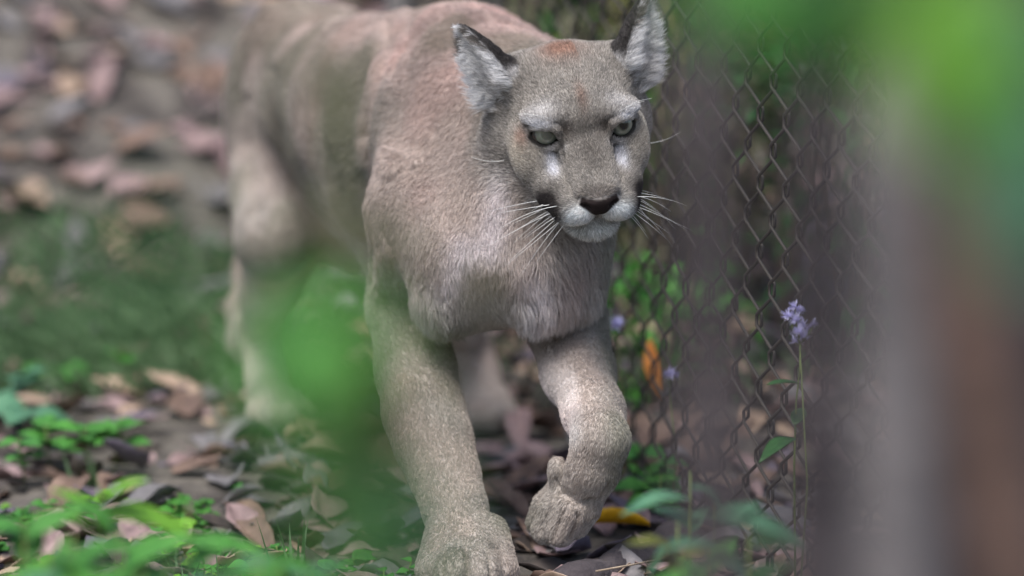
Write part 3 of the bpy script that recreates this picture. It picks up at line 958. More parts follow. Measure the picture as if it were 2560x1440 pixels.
# ---------------------------------------------------------------- leaf litter
def litter():
    r = random.Random(31)
    shapes = []
    for k in range(8):
        V, Fc = leaf_verts(1.0, r.uniform(.22, .34), 6, r.uniform(-.3, .9), r.uniform(-.1, .5), r.uniform(.7, 1.2), r.uniform(-.35, .45), r.uniform(.05, .2), k * 3 + 1, r.choice([0, 0, .08]))
        me = mesh("fallen_leaf_%d" % k, V, Fc); solid(me, .012)
        shapes.append(me)
    names = [("dry brown fallen leaf on the forest floor around the cougar", "brown leaves of the litter"),
             ("pinkish brown curled leaf on the forest floor around the cougar", "pinkish leaves of the litter"),
             ("pale tan dry leaf on the forest floor around the cougar", "tan leaves of the litter"),
             ("weathered grey leaf on the forest floor around the cougar", "grey leaves of the litter"),
             ("dull purple leaf on the forest floor around the cougar", "purple leaves of the litter"),
             ("rotting dark leaf on the forest floor around the cougar", "dark leaves of the litter")]
    wts = [5, 6, 2.2, 4, 2.5, 3]
    meshes = {}
    cand = []
    for _ in range(5600):
        y = 4.35 + 6.5 * r.random() ** 1.25
        hw = (0.155 * y) + .5
        x = r.uniform(-hw, hw)
        c = r.choices(range(6), wts)[0]
        L = r.uniform(.045, .10) * (1 + .25 * (y > 6))
        cand.append((x, y, c, L))
    # stay clear of the paws
    paws = [(-.05, 4.55, .13), (-.335, 5.45, .10), (-.05, 5.45, .10)]
    cand = [q for q in cand if all(math.hypot(q[0] - a, q[1] - b_) > rr for a, b_, rr in paws) and not (5.7 < q[1] < 6.5 and q[0] < -.28 and r.random() < .62)]
    # ones that show largest in view
    def score(q):
        z = float(ground_z(q[0], q[1])); X, Y, d = proj(np.array([q[0], q[1], z]))
        inside = -60 < X < 1700 and -60 < Y < 1480
        return (q[3] / q[1] * (2 if q[1] > 6 else 1) if inside else 0)
    cand.sort(key=score, reverse=True)
    cnt = [0] * 6
    quota = 50
    stuff = {c: ([], []) for c in range(6)}
    for q in cand:
        x, y, c, L = q
        z = float(ground_z(x, y))
        e = .02
        nx = (float(ground_z(x + e, y)) - z) / e; ny = (float(ground_z(x, y + e)) - z) / e
        nrm = Vector((-nx, -ny, 1)).normalized()
        tilt = Vector((r.gauss(0, .32), r.gauss(0, .32) - (.25 if y > 6.2 else 0), 1)).normalized()
        qn = (nrm + tilt * .9).normalized().to_track_quat('Z', 'Y')
        rot = qn.to_matrix().to_4x4() @ Matrix.Rotation(r.uniform(0, 6.28), 4, 'Z')
        M = Matrix.Translation((x, y, z + L * r.uniform(.02, .14))) @ rot @ Matrix.Diagonal((L * r.uniform(.8, 1.25), L, L, 1))
        k = r.randrange(8)
        if score(q) > 0 and cnt[c] < quota:
            cnt[c] += 1
            key = (k, c)
            if key not in meshes:
                me = shapes[k].copy(); me.name = "fallen_leaf"; me.materials.clear(); me.materials.append(M_LIT[c]); meshes[key] = me
            o = obj("fallen_leaf", meshes[key], label=names[c][0], category="leaf", group=names[c][1])
            o.matrix_world = M
        else:
            V, Fc = stuff[c]
            me = shapes[k]; base = len(V)
            V += [tuple(M @ v.co) for v in me.vertices]
            Fc += [tuple(base + i for i in p.vertices) for p in me.polygons]
    # all remaining litter as one mass with several materials
    AV = []; AF = []; AM = []
    for c in range(6):
        V, Fc = stuff[c]; base = len(AV)
        AV += V; AF += [tuple(base + i for i in f) for f in Fc]; AM += [c] * len(Fc)
    me = mesh("leaf_litter", AV, AF)
    for m in M_LIT: me.materials.append(m)
    me.polygons.foreach_set("material_index", AM)
    obj("leaf_litter", me, label="thick mixed litter of small dead leaves covering the forest floor", category="leaf litter", kind="stuff")
litter()

def single_leaf(name, label, px, py, d, L, W, rz, tilt, roll, mat, zoff=.01, on_ground=True, seed=1, curl=.4, cat="leaf"):
    p = P(px, py, d)
    if on_ground: p[2] = float(ground_z(p[0], p[1])) + zoff
    V, Fc = leaf_verts(L, W, 8, curl, .25, .9, .15, .08, seed)
    me = solid(mesh(name, V, Fc), .0012)
    o = obj(name, me, mat, label=label, category=cat)
    o.location = p; o.rotation_euler = (tilt, roll, rz)
    return o
single_leaf("yellow_leaf", "bright yellow fallen leaf beside the raised paw", 1625, 1362, 4.78, .10, .022, 1.35, .12, .5, M_YELLOW, .02)
single_leaf("orange_leaf", "orange withered leaf hanging beside the raised foreleg", 1625, 850, 5.25, .085, .012, 2.7, -1.25, .3, M_ORANGE, on_ground=False)
single_leaf("pale_leaf", "small pale peach leaf standing upright on the litter bank", 295, 395, 6.9, .06, .028, 1.0, .7, .4, M_LIT[2], on_ground=False, seed=4)
single_leaf("tan_leaf", "long tan leaf lying slanted near the top of the bank", 330, 260, 7.2, .16, .04, -.6, .8, .2, M_LIT[2], on_ground=False, seed=6)
single_leaf("curled_leaf", "pinkish curled leaf beside the cougar's rump", 565, 440, 6.6, .10, .035, .2, 1.1, .2, M_LIT[1], on_ground=False, seed=8, curl=1.1)

# ---------------------------------------------------------------- plants
def leafy(name, label, base, leaves, mat, stem_top=None, stem_r=.003, group=None, cat="plant", stem_mat=None, nh=(0, -.25, 1)):
    """a plant with a stem and leaves: leaves = (attach point, tip point, half width, bend)"""
    base = np.array(base, float)
    root = empty(name, tuple(base), label=label, category=cat, group=group)
    def put(nm, me, m):
        o = obj(nm, me, m, parent=root); return o
    if stem_top is not None:
        pts = np.array([base + (np.array(q) - base) * 1.0 for q in stem_top]) - base
        V, Fc = tube(np.vstack([[0, 0, -.01], pts]), np.linspace(stem_r, stem_r * .5, len(pts) + 1), 6)
        put("stem", mesh("stem", V, Fc), stem_mat or M_STEM)
    for i, lf in enumerate(leaves):
        a, tip, w, bend = lf[:4]; lm = lf[4] if len(lf) > 4 else mat
        a = np.array(a, float); tip = np.array(tip, float); dv = tip - a; L = np.linalg.norm(dv)
        V, Fc = leaf_verts(L, w, 8, .15, .18, .85, bend, .05, i + 3)
        me = mesh("leaf", V, Fc)
        o = put("leaf", solid(me, .0006), lm)
        o.location = Vector(a - base); o.rotation_euler = orient(dv, np.array(nh) + np.array([.13 * math.sin(i * 7.1), .13 * math.cos(i * 5.3), .001]))
    return root

R2 = random.Random(77)
def herb(px, py, d, size, n, mat, label, group=None, height=.05, lw=.35, name="ground_plant", spread=1.0, lift=0.0):
    p = P(px, py, d); p[2] = float(ground_z(p[0], p[1]))
    top = p + np.array([R2.uniform(-.01, .01), R2.uniform(-.01, .01), height])
    lv = []
    for k in range(n):
        a = k * 2.4 + R2.uniform(-.4, .4); h = height * R2.uniform(.4, 1.0)
        at = p + (top - p) * (h / height)
        L = size * R2.uniform(.7, 1.15)
        lv.append((at, at + np.array([math.cos(a) * L * spread, math.sin(a) * L * spread, L * R2.uniform(-.05, .35) + lift * L]), L * lw, R2.uniform(0, .3)))
    return leafy(name, label, p, lv, mat, [p + (top - p) * .5, top], .0016, group)

def blades(px, py, d, n, h, w, label, group=None, mat=M_GRASS, name="grass_tuft", lean=.35, sx=.03):
    p = P(px, py, d); p[2] = float(ground_z(p[0], p[1]))
    root = empty(name, tuple(p), label=label, category="grass", group=group)
    for k in range(n):
        a = R2.uniform(0, 6.28); l = h * R2.uniform(.6, 1.1); ln = R2.uniform(.05, lean)
        b0 = np.array([R2.gauss(0, sx), R2.gauss(0, sx), -.004])
        di = np.array([math.cos(a) * ln, math.sin(a) * ln, 1]); di /= np.linalg.norm(di)
        V, Fc = leaf_verts(l, w, 7, 0, .3, .55, R2.uniform(.02, .25), 0, k)
        o = obj("blade", mesh("blade", V, Fc), mat, parent=root)
        o.location = b0; o.rotation_euler = Vector(di).to_track_quat('Y', 'Z').to_euler()
    return root

# low herbs on the ground around the planted paw and at the lower left
GH = "small green herbs on the ground"
for px, py, d, s, n in ((820, 1420, 4.5, .028, 9), (900, 1400, 4.55, .026, 8), (960, 1440, 4.45, .024, 8), (770, 1440, 4.45, .028, 8),
                        (640, 1430, 4.5, .024, 8), (1010, 1420, 4.52, .02, 6), (700, 1380, 4.6, .022, 7)):
    herb(px, py, d, s, n, M_GREEN, "small round-leaved green herb growing beside the planted forepaw", GH, .035, .38)
for px, d, s in ((1190, 4.40, .014), (1110, 4.39, .012), (1240, 4.39, .012)):
    herb(px, 1460, d, s, 4, M_GREEN, "tiny clover sprig in front of the planted forepaw", "clover sprigs by the forepaw", .022, .45)
for k in range(90):
    px = R2.uniform(-20, 660); d = 4.42 + .55 * R2.random() ** 1.5
    herb(px, 1400, d, R2.uniform(.014, .024), R2.randint(5, 9), R2.choice([M_GREEN, M_GREEN, M_LIME]), "little green clover plant among the litter left of the cougar", "clover plants left of the cougar", R2.uniform(.015, .03), .45)
for px, d, s in ((60, 5.35, .07), (20, 5.5, .06)):
    herb(px, 900, d, s, 6, M_BLUEGREEN, "broad blue-green leafy plant at the edge of the litter", "blue-green plants at the litter's edge", .06, .42)
for px, d in ((120, 5.15), (210, 5.1), (280, 5.12), (60, 5.05)):
    herb(px, 900, d, R2.uniform(.04, .055), 10, M_GREEN, "bushy bright green weed left of the hind paw", "green weeds left of the hind paw", .07, .3)
for px, d in ((90, 5.75), (130, 5.7), (280, 5.8), (180, 5.72)):
    herb(px, 800, d, .035, 9, M_GREEN, "small bright weed farther back on the litter", "weeds farther back on the litter", .04, .35)
# grass tufts
blades(700, 1400, 4.55, 7, .11, .0028, "thin upright grass tuft left of the planted forepaw", sx=.02)
for px, d in ((430, 4.5), (610, 4.48), (330, 4.6), (760, 4.5), (120, 4.55)):
    blades(px, 1400, d, 9, .06, .002, "low fine grass tuft between the clover plants", "fine grass tufts between the clover", lean=.6, sx=.025)
blades(545, 1380, 4.6, 5, .05, .004, "short pale grass tuft among the clover", lean=.7, sx=.012)
blades(215, 1080, 5.0, 6, .08, .003, "fine grass tuft beside the bright green weeds", sx=.01)
# moss-green short grass on the flat strip behind
def grass_strip():
    r = random.Random(8); V = []; Fc = []
    for _ in range(6500):
        y = r.uniform(5.6, 6.6); x = r.uniform(-1.15, -.28) if r.random() < .85 else r.uniform(-1.1, .9)
        if math.hypot(x + .335, y - 5.45) < .12: continue
        z = float(ground_z(x, y)); h = r.uniform(.015, .06); a = r.uniform(0, 6.28); ln = r.uniform(.3, 1.6) * h
        dx, dy = math.cos(a), math.sin(a); w = .0022; b0 = len(V)
        V += [(x - dy * w, y + dx * w, z - .004), (x + dy * w, y - dx * w, z - .004), (x + dx * ln * .5, y + dy * ln * .5, z + h * .7), (x + dx * ln, y + dy * ln, z + h)]
        Fc += [(b0, b0 + 1, b0 + 2), (b0, b0 + 2, b0 + 3)]
    obj("short_grass", mesh("short_grass", V, Fc), M_GRASS, label="thin short grass growing through the litter behind the cougar", category="grass", kind="stuff")
grass_strip()

# blurred blades and weeds between camera and cougar, lower left
def fg_weed(px, py, d, L, n, mat, label, h, lw=.16, group=None, fan=1.0):
    tip = P(px, py, d); z0 = float(ground_z(tip[0], d)); base = np.array([tip[0], tip[1], z0])
    top = np.array([tip[0], tip[1], tip[2]])
    lv = []
    for k in range(n):
        a = (k / max(1, n - 1) - .5) * math.pi * fan + R2.uniform(-.2, .2)
        at = base + (top - base) * R2.uniform(.72, 1.0); l = L * R2.uniform(.75, 1.15)
        lv.append((at, at + np.array([math.sin(a) * l, R2.uniform(-.35, .35) * l, math.cos(a) * l * .55]), l * lw, R2.uniform(.1, .5)))
    return leafy("weed", label, base, lv, mat, [base + (top - base) * .5, top], .0025, group)
G1 = "tall weeds in front of the cougar at the lower left"
for px, py, d, L, n, m in ((60, 1300, 3.7, .09, 5, M_GREEN), (250, 1220, 3.75, .10, 5, M_LIME), (300, 1330, 3.6, .10, 4, M_GREEN), (470, 1260, 3.7, .09, 4, M_GREEN), (420, 1400, 3.5, .07, 5, M_GREEN),
                           (590, 1400, 3.5, .07, 5, M_BLUEGREEN), (120, 1400, 3.5, .06, 4, M_DKGREEN), (700, 1410, 3.45, .06, 5, M_GREEN), (820, 1440, 3.5, .06, 4, M_GREEN), (30, 1420, 3.4, .07, 4, M_BLUEGREEN), (520, 1420, 3.4, .06, 4, M_DKGREEN),
                           (180, 1330, 3.5, .08, 5, M_GREEN), (350, 1430, 3.3, .07, 5, M_GREEN), (640, 1380, 3.3, .06, 5, M_GREEN), (760, 1430, 3.3, .06, 5, M_BLUEGREEN), (880, 1450, 3.4, .05, 5, M_GREEN), (240, 1440, 3.3, .06, 5, M_GREEN)):
    fg_weed(px, py, d, L, n, m, {"blue_green_leaf": "tall blue-green weed in front of the cougar", "fresh_green_leaf": "tall fresh green weed in front of the cougar", "dark_green_leaf": "tall dark green weed in front of the cougar", "lime_leaf": "tall lime green weed in front of the cougar"}[m.name], .3, .2, G1 + " (" + m.name.replace("_leaf", "").replace("_", " ") + ")")

# foreground sapling whose broad leaves cross the planted foreleg
def fg_sapling():
    d = 1.36
    def q(x, y, dd=0): return P(x, y, d + dd)
    b = q(930, 1440); base = np.array([b[0], b[1], float(ground_z(b[0], b[1]))])
    lv = [(q(850, 1060), q(745, 700, .05), 0.0257, .1, M_GREEN),
          (q(870, 1090), q(690, 900, .0), 0.0198, .1, M_GREEN),
          (q(880, 1100), q(850, 830, -.02), 0.0215, .1, M_GREEN),
          (q(900, 1080), q(1010, 850, -.04), 0.0128, .1, M_OLIVE),
          (q(900, 1230), q(830, 960, .03), 0.0269, .1, M_DKGREEN),
          (q(905, 1240), q(930, 930, .03), 0.0269, .1, M_DKGREEN),
          (q(915, 1250), q(770, 1090, .02), 0.0236, .1, M_DKGREEN),
          (q(915, 1290), q(1020, 1130, .02), 0.0269, .1, M_DKGREEN),
          (q(915, 1400), q(870, 1160, .02), 0.0269, .1, M_GREEN),
          (q(925, 1410), q(1010, 1220, .04), 0.0258, .1, M_GREEN),
          (q(930, 1440), q(960, 1290, -.02), 0.0258, .1, M_GREEN),
          (q(930, 1450), q(1060, 1310, -.02), 0.0154, .1, M_BLUEGREEN),
          (q(920, 1430), q(790, 1270, -.02), 0.0154, .1, M_GREEN)]
    leafy("sapling", "broad-leaved green sapling standing before the cougar's planted foreleg", base, lv, M_GREEN,
          [q(932, 1430), q(915, 1280), q(890, 1110), q(862, 1050)], .003, stem_mat=M_STEM, nh=(0.1, -1, .25))
fg_sapling()

def veil_plant():
    d = 1.15
    def q(x, y, dd=0): return P(x, y, d + dd)
    b = q(330, 1440); base = np.array([b[0], b[1], float(ground_z(b[0], b[1]))])
    lv = [(q(330, 700), q(200, 560, .05), .0045, .1), (q(330, 640), q(470, 540, .0), .0045, .1), (q(325, 760), q(480, 690, -.02), .004, .1), (q(325, 720), q(160, 690, .02), .004, .1), (q(330, 620), q(330, 480, .02), .004, .1)]
    leafy("seedling", "thin-stemmed seedling with narrow dark leaves before the short grass", base, lv, M_DKGREEN,
          [q(330, 1430), q(328, 1000), q(328, 760), q(332, 620)], .0009, stem_mat=M_STEM, nh=(0.1, -1, .25))
veil_plant()

def twig_plant():
    d = 2.25
    def q(x, y, dd=0): return P(x, y, d + dd)
    b = q(840, 1440); base = np.array([b[0], b[1], float(ground_z(b[0], b[1]))])
    lv = [(q(842, 330), q(770, 210), .0085, .1), (q(838, 360), q(905, 240), .007, .1), (q(835, 560), q(745, 500), .007, .1), (q(838, 590), q(930, 500), .0085, .1),
          (q(848, 250), q(720, 90), .008, .1), (q(850, 230), q(880, 90), .007, .1), (q(940, 600), q(1050, 560), .0095, .1), (q(960, 620), q(1040, 660), .007, .1),
          (q(1180, 700), q(1235, 780), .0075, .1), (q(1170, 690), q(1245, 640), .007, .1)]
    root = leafy("tall_weed", "tall thin weed with drab leaves rising before the cougar's shoulder", base, lv, M_MUTED,
          [q(842, 1430), q(836, 900), q(838, 560), q(850, 220)], .0022, stem_mat=M_STEM, nh=(0.1, -1, .25))
    for pts in ([q(838, 640), q(940, 600), q(1060, 640), q(1180, 700)],):
        V, Fc = tube([x - base for x in pts], [.0014, .0012, .001, .0008], 6)
        obj("branch", mesh("branch", V, Fc), M_STEM, parent=root)
twig_plant()

# ---------------------------------------------------------------- chain-link fence on the right
FD = unit(np.array([-0.281, 1.0, 0.0]))             # fence direction, going away
F0 = np.array([0.345, 4.40, 0.0])                     # a point of the fence line
def fence():
    root = empty("chain_link_fence", tuple(F0), label="rusty dark chain-link fence running past the cougar's far side", category="fence")
    mw, nt, b = mat_new("rusty_wire")
    b.inputs["Base Color"].default_value = (*s2l((46, 42, 38)), 1); b.inputs["Roughness"].default_value = .75; b.inputs["Metallic"].default_value = .0
    pitch = 0.047; cell = 0.085; rows = 12
    wires = []
    for kind in (0, 1):
        pts = []
        for i in range(rows * 2 + 1):
            z = i * cell / 2 - .02
            s = (1 if (i % 2 == 0) else -1)
            u = s * pitch * .53
            for dz in (-.007, .007):
                pts.append((u, (.0026 if (i % 2 == 0) else -.0026), z + dz))
        V, Fc = tube(pts, .0023, 5)
        wires.append(mesh("wire", V, Fc, True))
    ang = math.atan2(FD[1], FD[0])
    j = 0
    t = -1.1
    while t < 1.95:
        p = F0 + FD * t; z = float(ground_z(p[0], p[1]))
        # successive wires interlock: each is shifted half a cell
        o = obj("wire", wires[0], mw, parent=root)
        o.location = tuple(FD * t + np.array([0, 0, z + (cell / 2 if j % 2 else 0)])); o.rotation_euler = (0, 0, ang)
        t += pitch; j += 1
    return root, ang
FENCE, FANG = fence()
def fence_posts():
    mp = noise_mat("weathered_steel", [s2l((70, 68, 68)), s2l((100, 98, 98)), s2l((118, 110, 104))], 30, .6, .001, 90)
    for t in (-1.14, 1.98):
        p = F0 + FD * t; z = float(ground_z(p[0], p[1]))
        V, Fc = tube([(0, 0, z - .05), (0, 0, z + 1.1)], .024, 14)
        o = obj("post", mesh("post", V, Fc), mp, parent=FENCE); o.location = tuple(FD * t)
        V, Fc = tube([(0, 0, z + 1.1), (0, 0, z + 1.115), (0, 0, z + 1.13)], [.028, .024, .006], 14)
        o2 = obj("cap", mesh("cap", V, Fc), mp, parent=o)
    a = FD * -1.14; b_ = FD * 1.98
    za = float(ground_z(*(F0 + a)[:2])) + 1.02; zb = float(ground_z(*(F0 + b_)[:2])) + 1.02
    V, Fc = tube([a + np.array([0, 0, za]), b_ + np.array([0, 0, zb])], .014, 10)
    obj("top_rail", mesh("top_rail", V, Fc), mp, parent=FENCE)
fence_posts()

# flowers and vine at the fence
def flower(px, py, d, label, heads, group=None):
    p = P(px, py, d); base = np.array([p[0], p[1], float(ground_z(p[0], p[1]))])
    root = empty("flower", tuple(base), label=label, category="flower", group=group)
    mp, nt, b = mat_new("lilac_petal")
    b.inputs["Base Color"].default_value = (*s2l((212, 210, 244)), 1); b.inputs["Roughness"].default_value = .6
    st = []
    V, Fc = tube([(0, 0, -.01), ((p - base) * .5 + np.array([.01, 0, 0])), p - base], [.0016, .0012, .0008], 6)
    obj("stem", mesh("stem", V, Fc), M_STEM, parent=root)
    for (hx, hy, hr) in heads:
        c = P(hx, hy, d + R2.uniform(-.015, .015)) - base
        V = []; Fc = []
        for k in range(46):
            z = R2.uniform(-.5, 1); a = R2.uniform(0, 6.28); rr = math.sqrt(max(0, 1 - z * z))
            dv = np.array([rr * math.cos(a), rr * math.sin(a), z]); sdv = unit(np.cross(dv, [.3, .5, .8])) * hr * .13
            L = hr * R2.uniform(.7, 1.1); b0 = len(V)
            V += [c - sdv, c + sdv, c + dv * L + sdv * .5, c + dv * L - sdv * .5]; Fc.append((b0, b0 + 1, b0 + 2, b0 + 3))
        obj("flower_head", mesh("flower_head", V, Fc), mp, parent=root)
        V, Fc = tube([p - base, (p - base) * .4 + c * .6 + np.array([0, 0, -.002]), c], .0006, 5)
        obj("flower_stalk", mesh("flower_stalk", V, Fc), M_STEM, parent=root)
    return root
flower(1998, 862, 4.30, "lilac fluffy flower cluster growing by the fence between the trunks",
       [(1985, 768, .009), (1998, 778, .008), (1970, 790, .010), (1988, 802, .010), (2002, 817, .010), (1996, 832, .011), (2006, 842, .011), (1988, 854, .010), (2032, 812, .008)])
flower(1545, 870, 5.0, "pale lilac flower half hidden behind the raised foreleg", [(1545, 815, .014), (1538, 808, .011)])
flower(1676, 980, 4.9, "single lilac flower head behind the fence near the raised foreleg", [(1677, 940, .013), (1686, 936, .010)])
# broad leaf by the flower
leafy("vine", "vine with oval green leaves climbing the fence below the lilac cluster", (P(1990, 1300, 4.4)[0], P(1990, 1300, 4.4)[1], float(ground_z(P(1990, 1300, 4.4)[0], 4.4))),
      [(P(1995, 958, 4.36), P(1918, 952, 4.34), .009, .1), (P(1985, 1095, 4.36), P(1905, 1112, 4.3), .011, .3), (P(1985, 1060, 4.36), P(2010, 1010, 4.4), .009, .1)], M_DKGREEN,
      [P(1985, 1160, 4.38), P(1990, 1000, 4.38), P(1998, 930, 4.37), P(2000, 860, 4.37)], .0016)

# ---------------------------------------------------------------- shrubs behind fence / cougar
def shrub(p, h, rad, n, L, mat, label, name="shrub", group=None, lw=.3, stems=4, cat="shrub"):
    """bush of many leaves on a few stems; leaves joined into one foliage part"""
    base = np.array([p[0], p[1], float(ground_z(p[0], p[1]))])
    root = empty(name, tuple(base), label=label, category=cat, group=group)
    r = random.Random(int(abs(p[0] * 1000 + p[1] * 777)))
    tips = []
    for k in range(stems):
        a = r.uniform(0, 6.28); e = np.array([math.cos(a) * rad * .6, math.sin(a) * rad * .6, h * r.uniform(.75, 1)])
        mid = e * .5 + np.array([0, 0, h * .1])
        V, Fc = tube([(0, 0, -.02), mid, e], [.006, .004, .002], 6)
        obj("stem", mesh("stem", V, Fc), M_TWIG, parent=root); tips.append((mid, e))
    V = []; Fc = []
    for k in range(n):
        mid, e = r.choice(tips); t = r.uniform(.15, 1)
        c = (mid * (1 - t) + e * t if r.random() < .7 else mid * t) + np.array([r.gauss(0, rad * .35), r.gauss(0, rad * .35), r.gauss(0, h * .13)])
        c[2] = max(c[2], .02)
        a = r.uniform(0, 6.28); dv = np.array([math.cos(a), math.sin(a), r.uniform(-.5, .5)]); l = L * r.uniform(.6, 1.2)
        lv, lf = leaf_verts(l, l * lw, 3, .2, .2, .85, .3, .05, k)
        q = Vector(dv).to_track_quat('Y', 'Z').to_matrix(); b0 = len(V)
        V += [tuple(np.array(q @ Vector(v)) + c) for v in lv]; Fc += [tuple(b0 + i for i in f) for f in lf]
    o = obj("foliage", mesh("foliage", V, Fc), mat, parent=root); o["kind"] = "stuff"
    return root
for px, d, h, rad, n, L, m, lb in (
        (1310, 7.4, .55, .22, 300, .07, M_GREEN, "fresh green shrub behind the cougar's withers"),
        (1450, 6.9, .50, .22, 300, .06, M_MUTED, "drab olive shrub behind the cougar's head"),
        (1560, 7.6, .75, .3, 380, .08, M_DKGREEN, "dark green shrub rising behind the cougar's upright ear"),
        (1690, 6.3, .50, .22, 260, .06, M_MUTED, "drab greyish shrub close behind the fence mesh"),
        (1640, 6.9, .45, .2, 240, .06, M_GREEN, "bright green low shrub behind the cougar's muzzle"),
        (1840, 6.6, .80, .3, 420, .06, M_OLIVE, "olive green shrub seen through the fence mesh"),
        (1960, 6.2, .75, .3, 420, .06, M_MUTED, "greyish brown shrub behind the lilac cluster"),
        (2120, 6.0, .95, .35, 500, .06, M_DKGREEN, "tall dark green shrub behind the slender dark trunk"),
        (2330, 5.8, .95, .35, 500, .06, M_DKGREEN, "dark green shrub behind the grey trunk"),
        (2520, 5.6, .95, .35, 500, .06, M_DKGREEN, "dark green shrub behind the leaning brown trunk"),
        (1060, 8.4, .5, .3, 350, .08, M_GREEN, "light green shrub on the bank behind the cougar's back"),
        (1640, 5.6, .22, .13, 130, .045, M_GREEN, "small leafy shrub beside the orange withered leaf")):
    pp = P(px, 720, d); shrub((pp[0], pp[1]), h, rad, n, L, m, lb)
# low plants at the foot of the fence in front
for px, py, d, L, n, m in ((1720, 1180, 3.9, .07, 6, M_BLUEGREEN), (1800, 1260, 3.7, .07, 6, M_BLUEGREEN), (1760, 1380, 3.6, .07, 6, M_GREEN), (1880, 1340, 3.5, .07, 6, M_DKGREEN), (1690, 1310, 3.8, .06, 5, M_OLIVE)):
    fg_weed(px, py, d, L, n, m, {"blue_green_leaf": "blue-green leafy weed at the foot of the fence", "fresh_green_leaf": "fresh green leafy weed at the foot of the fence", "dark_green_leaf": "dark green leafy weed at the foot of the fence", "olive_leaf": "olive leafy weed at the foot of the fence"}[m.name], .3, .22, "weeds at the foot of the fence", 1.4)
for px, py, d, s in ((1620, 1130, 4.95, .05), (1600, 1060, 5.1, .045), (1650, 1190, 4.9, .05)):
    herb(px, py, d, s, 7, M_GREEN, "bright green broad-leaved herb behind the raised paw", "herbs behind the raised paw", .07, .42)
blades(1830, 1440, 4.3, 8, .07, .006, "short dark green grass tuft at the foot of the fence", mat=M_DKGREEN, lean=.8)

# rotten log and twigs at the bottom right
def log():
    a = P(1400, 1490, 4.45); b_ = P(1720, 1415, 4.75); a[2] = .0; b_[2] = .02
    pts = [a + (b_ - a) * t + np.array([0, 0, .006 * math.sin(t * 7)]) for t in np.linspace(0, 1.25, 12)]
    V, Fc = tube(pts, [.030 + .006 * math.sin(i * 1.7) for i in range(12)], 14)
    V = [np.array(v) + (vnoise(np.array([v]) * 60, 3)[0] - .5) * .012 for v in V]
    root = obj("log", mesh("log", V, Fc), M_BARK3, label="crumbling dark log lying beside the paws", category="log")
    V, Fc = tube([P(1490, 1428, 4.46), P(1570, 1414, 4.5), P(1650, 1398, 4.56)], [.0012, .0014, .0008], 6)
    obj("twig", mesh("twig", V, Fc), M_TWIG, label="thin pale twig lying on the dark log", category="twig")
log()
def twig(pts, r, label, mat=M_TWIG, group=None):
    V, Fc = tube([P(*q) for q in pts], r, 6); obj("twig", mesh("twig", V, Fc), mat, label=label, category="twig", group=group)
twig([(290, 1290, 4.75), (350, 1282, 4.8), (480, 1290, 4.9)], .0016, "thin tan twig among the clover at the lower left")

# ---------------------------------------------------------------- trunks and hanging foliage close to the camera
def trunk(name, pts, label, mat, cat="tree", branch=None):
    """tree whose lower trunk is in view: pts = (px, py, depth, radius); runs down to the ground and up out of view"""
    W = [P(*q[:3]) for q in pts]; rr = [q[3] for q in pts]
    lo = W[0] + (W[0] - W[1]) / max(1e-6, abs(W[0][2] - W[1][2])) * (W[0][2] - float(ground_z(W[0][0], W[0][1])) + .05)
    hi = W[-1] + (W[-1] - W[-2]) / max(1e-6, abs(W[-1][2] - W[-2][2])) * 1.2
    path = [lo] + W + [hi]; rad = [rr[0] * 1.2] + rr + [rr[-1] * .8]
    path = np.array(path); tt = np.linspace(0, len(path) - 1, 40)
    pth = np.stack([np.interp(tt, range(len(path)), path[:, k]) for k in range(3)], 1); rad = np.interp(tt, range(len(path)), rad)
    V, Fc = tube(pth, rad, 16)
    V = np.array(V); V = V + (vnoise(V * 45, 6) - .5)[:, None] * .006
    base = lo
    root = empty(name, tuple(base), label=label, category=cat)
    o = obj("trunk", mesh("trunk", V - base, Fc), mat, parent=root)
    return root, base, hi
def add_foliage(root, base, leaves, mat, nm="leaf"):
    for i, (a, tip, w) in enumerate(leaves):
        dv = tip - a; L = np.linalg.norm(dv)
        V, Fc = leaf_verts(L, w, 8, .15, .15, .85, .12, .05, i + 3)
        o = obj(nm, solid(mesh(nm, V, Fc), .0006), mat, parent=root)
        o.location = Vector(a - base); o.rotation_euler = orient(dv, (.15, -1, .35))
t1 = trunk("tree", [(1790, 1440, 1.9, .0165), (1780, 900, 1.9, .0165), (1765, 300, 1.9, .0145)], "thin dark stem standing between the cougar's muzzle and the trunks", M_BARK3)
t2 = trunk("tree", [(2050, 1440, 2.1, .020), (2050, 700, 2.1, .014), (2040, 250, 2.1, .011)], "slender dark trunk right beside the grey trunk", M_BARK3)
t3 = trunk("tree", [(2235, 1440, 2.0, .024), (2240, 900, 2.0, .020), (2225, 100, 2.0, .018)], "smooth pale grey upright trunk between the dark trunks", M_BARK)
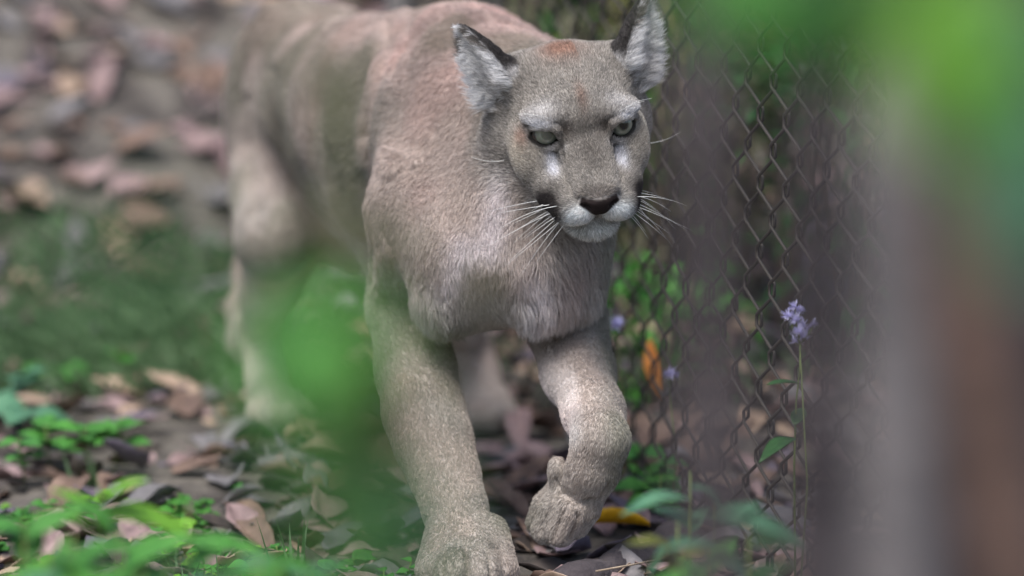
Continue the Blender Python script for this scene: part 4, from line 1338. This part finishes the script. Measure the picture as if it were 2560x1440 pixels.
t4 = trunk("tree", [(2530, 1440, 1.8, .020), (2440, 900, 1.8, .017), (2360, 350, 1.8, .013)], "reddish brown trunk leaning away from the grey trunk", M_BARK2)
t5 = trunk("tree", [(2640, 1440, 2.4, .05), (2600, 800, 2.4, .045), (2590, 100, 2.4, .04)], "thick dark trunk behind the leaning brown trunk", M_BARK3)
t6 = trunk("tree", [(2370, 1440, 2.6, .026), (2360, 700, 2.6, .024), (2350, 100, 2.6, .022)], "dark trunk standing just behind the grey trunk", M_BARK3)
def canopy():
    d = 1.35
    def q(x, y, dd=0): return P(x, y, d + dd)
    root, base, hi = t4
    lv = [(q(2480, -120), q(2230, 300), .022), (q(2520, -20), q(2330, 400), .022), (q(2540, 130), q(2400, 470, .05), .018), (q(2420, -140), q(2280, 180, .03), .018), (q(2600, 180), q(2430, 330), .020), (q(2560, 60), q(2300, 250), .022)]
    lt = [(q(2640, 250), q(2480, 640), .018), (q(2660, 400), q(2520, 600, .05), .015), (q(2330, -150), q(2160, 130, .05), .018), (q(2650, 50), q(2540, 330), .018), (q(2660, 330), q(2450, 560), .020), (q(2640, 480), q(2500, 700), .018), (q(2620, -60), q(2480, 160), .02)]
    V, Fc = tube([hi - base, q(2560, -150) - base, q(2480, -40) - base], [.012, .006, .003], 8)
    obj("branch", mesh("branch", V, Fc), M_BARK2, parent=root)
    add_foliage(root, base, lv[:3], M_LIME); add_foliage(root, base, lv[3:], M_GREEN); add_foliage(root, base, lt, M_BLUEGREEN)
    root, base, hi = t2
    d = 1.55
    lv = [(q(2000, -100), q(1760, 90), .018), (q(2020, -80), q(1880, 170), .017), (q(2080, -90), q(1990, 190), .018), (q(1950, -140), q(1690, 20), .015), (q(2090, -110), q(2120, 220), .017), (q(2150, -130), q(2200, 120), .015)]
    V, Fc = tube([hi - base, q(2060, -180) - base, q(2010, -80) - base], [.010, .005, .003], 8)
    obj("branch", mesh("branch", V, Fc), M_BARK3, parent=root)
    add_foliage(root, base, lv[:4], M_GREEN); add_foliage(root, base, lv[4:], M_DKGREEN)
canopy()
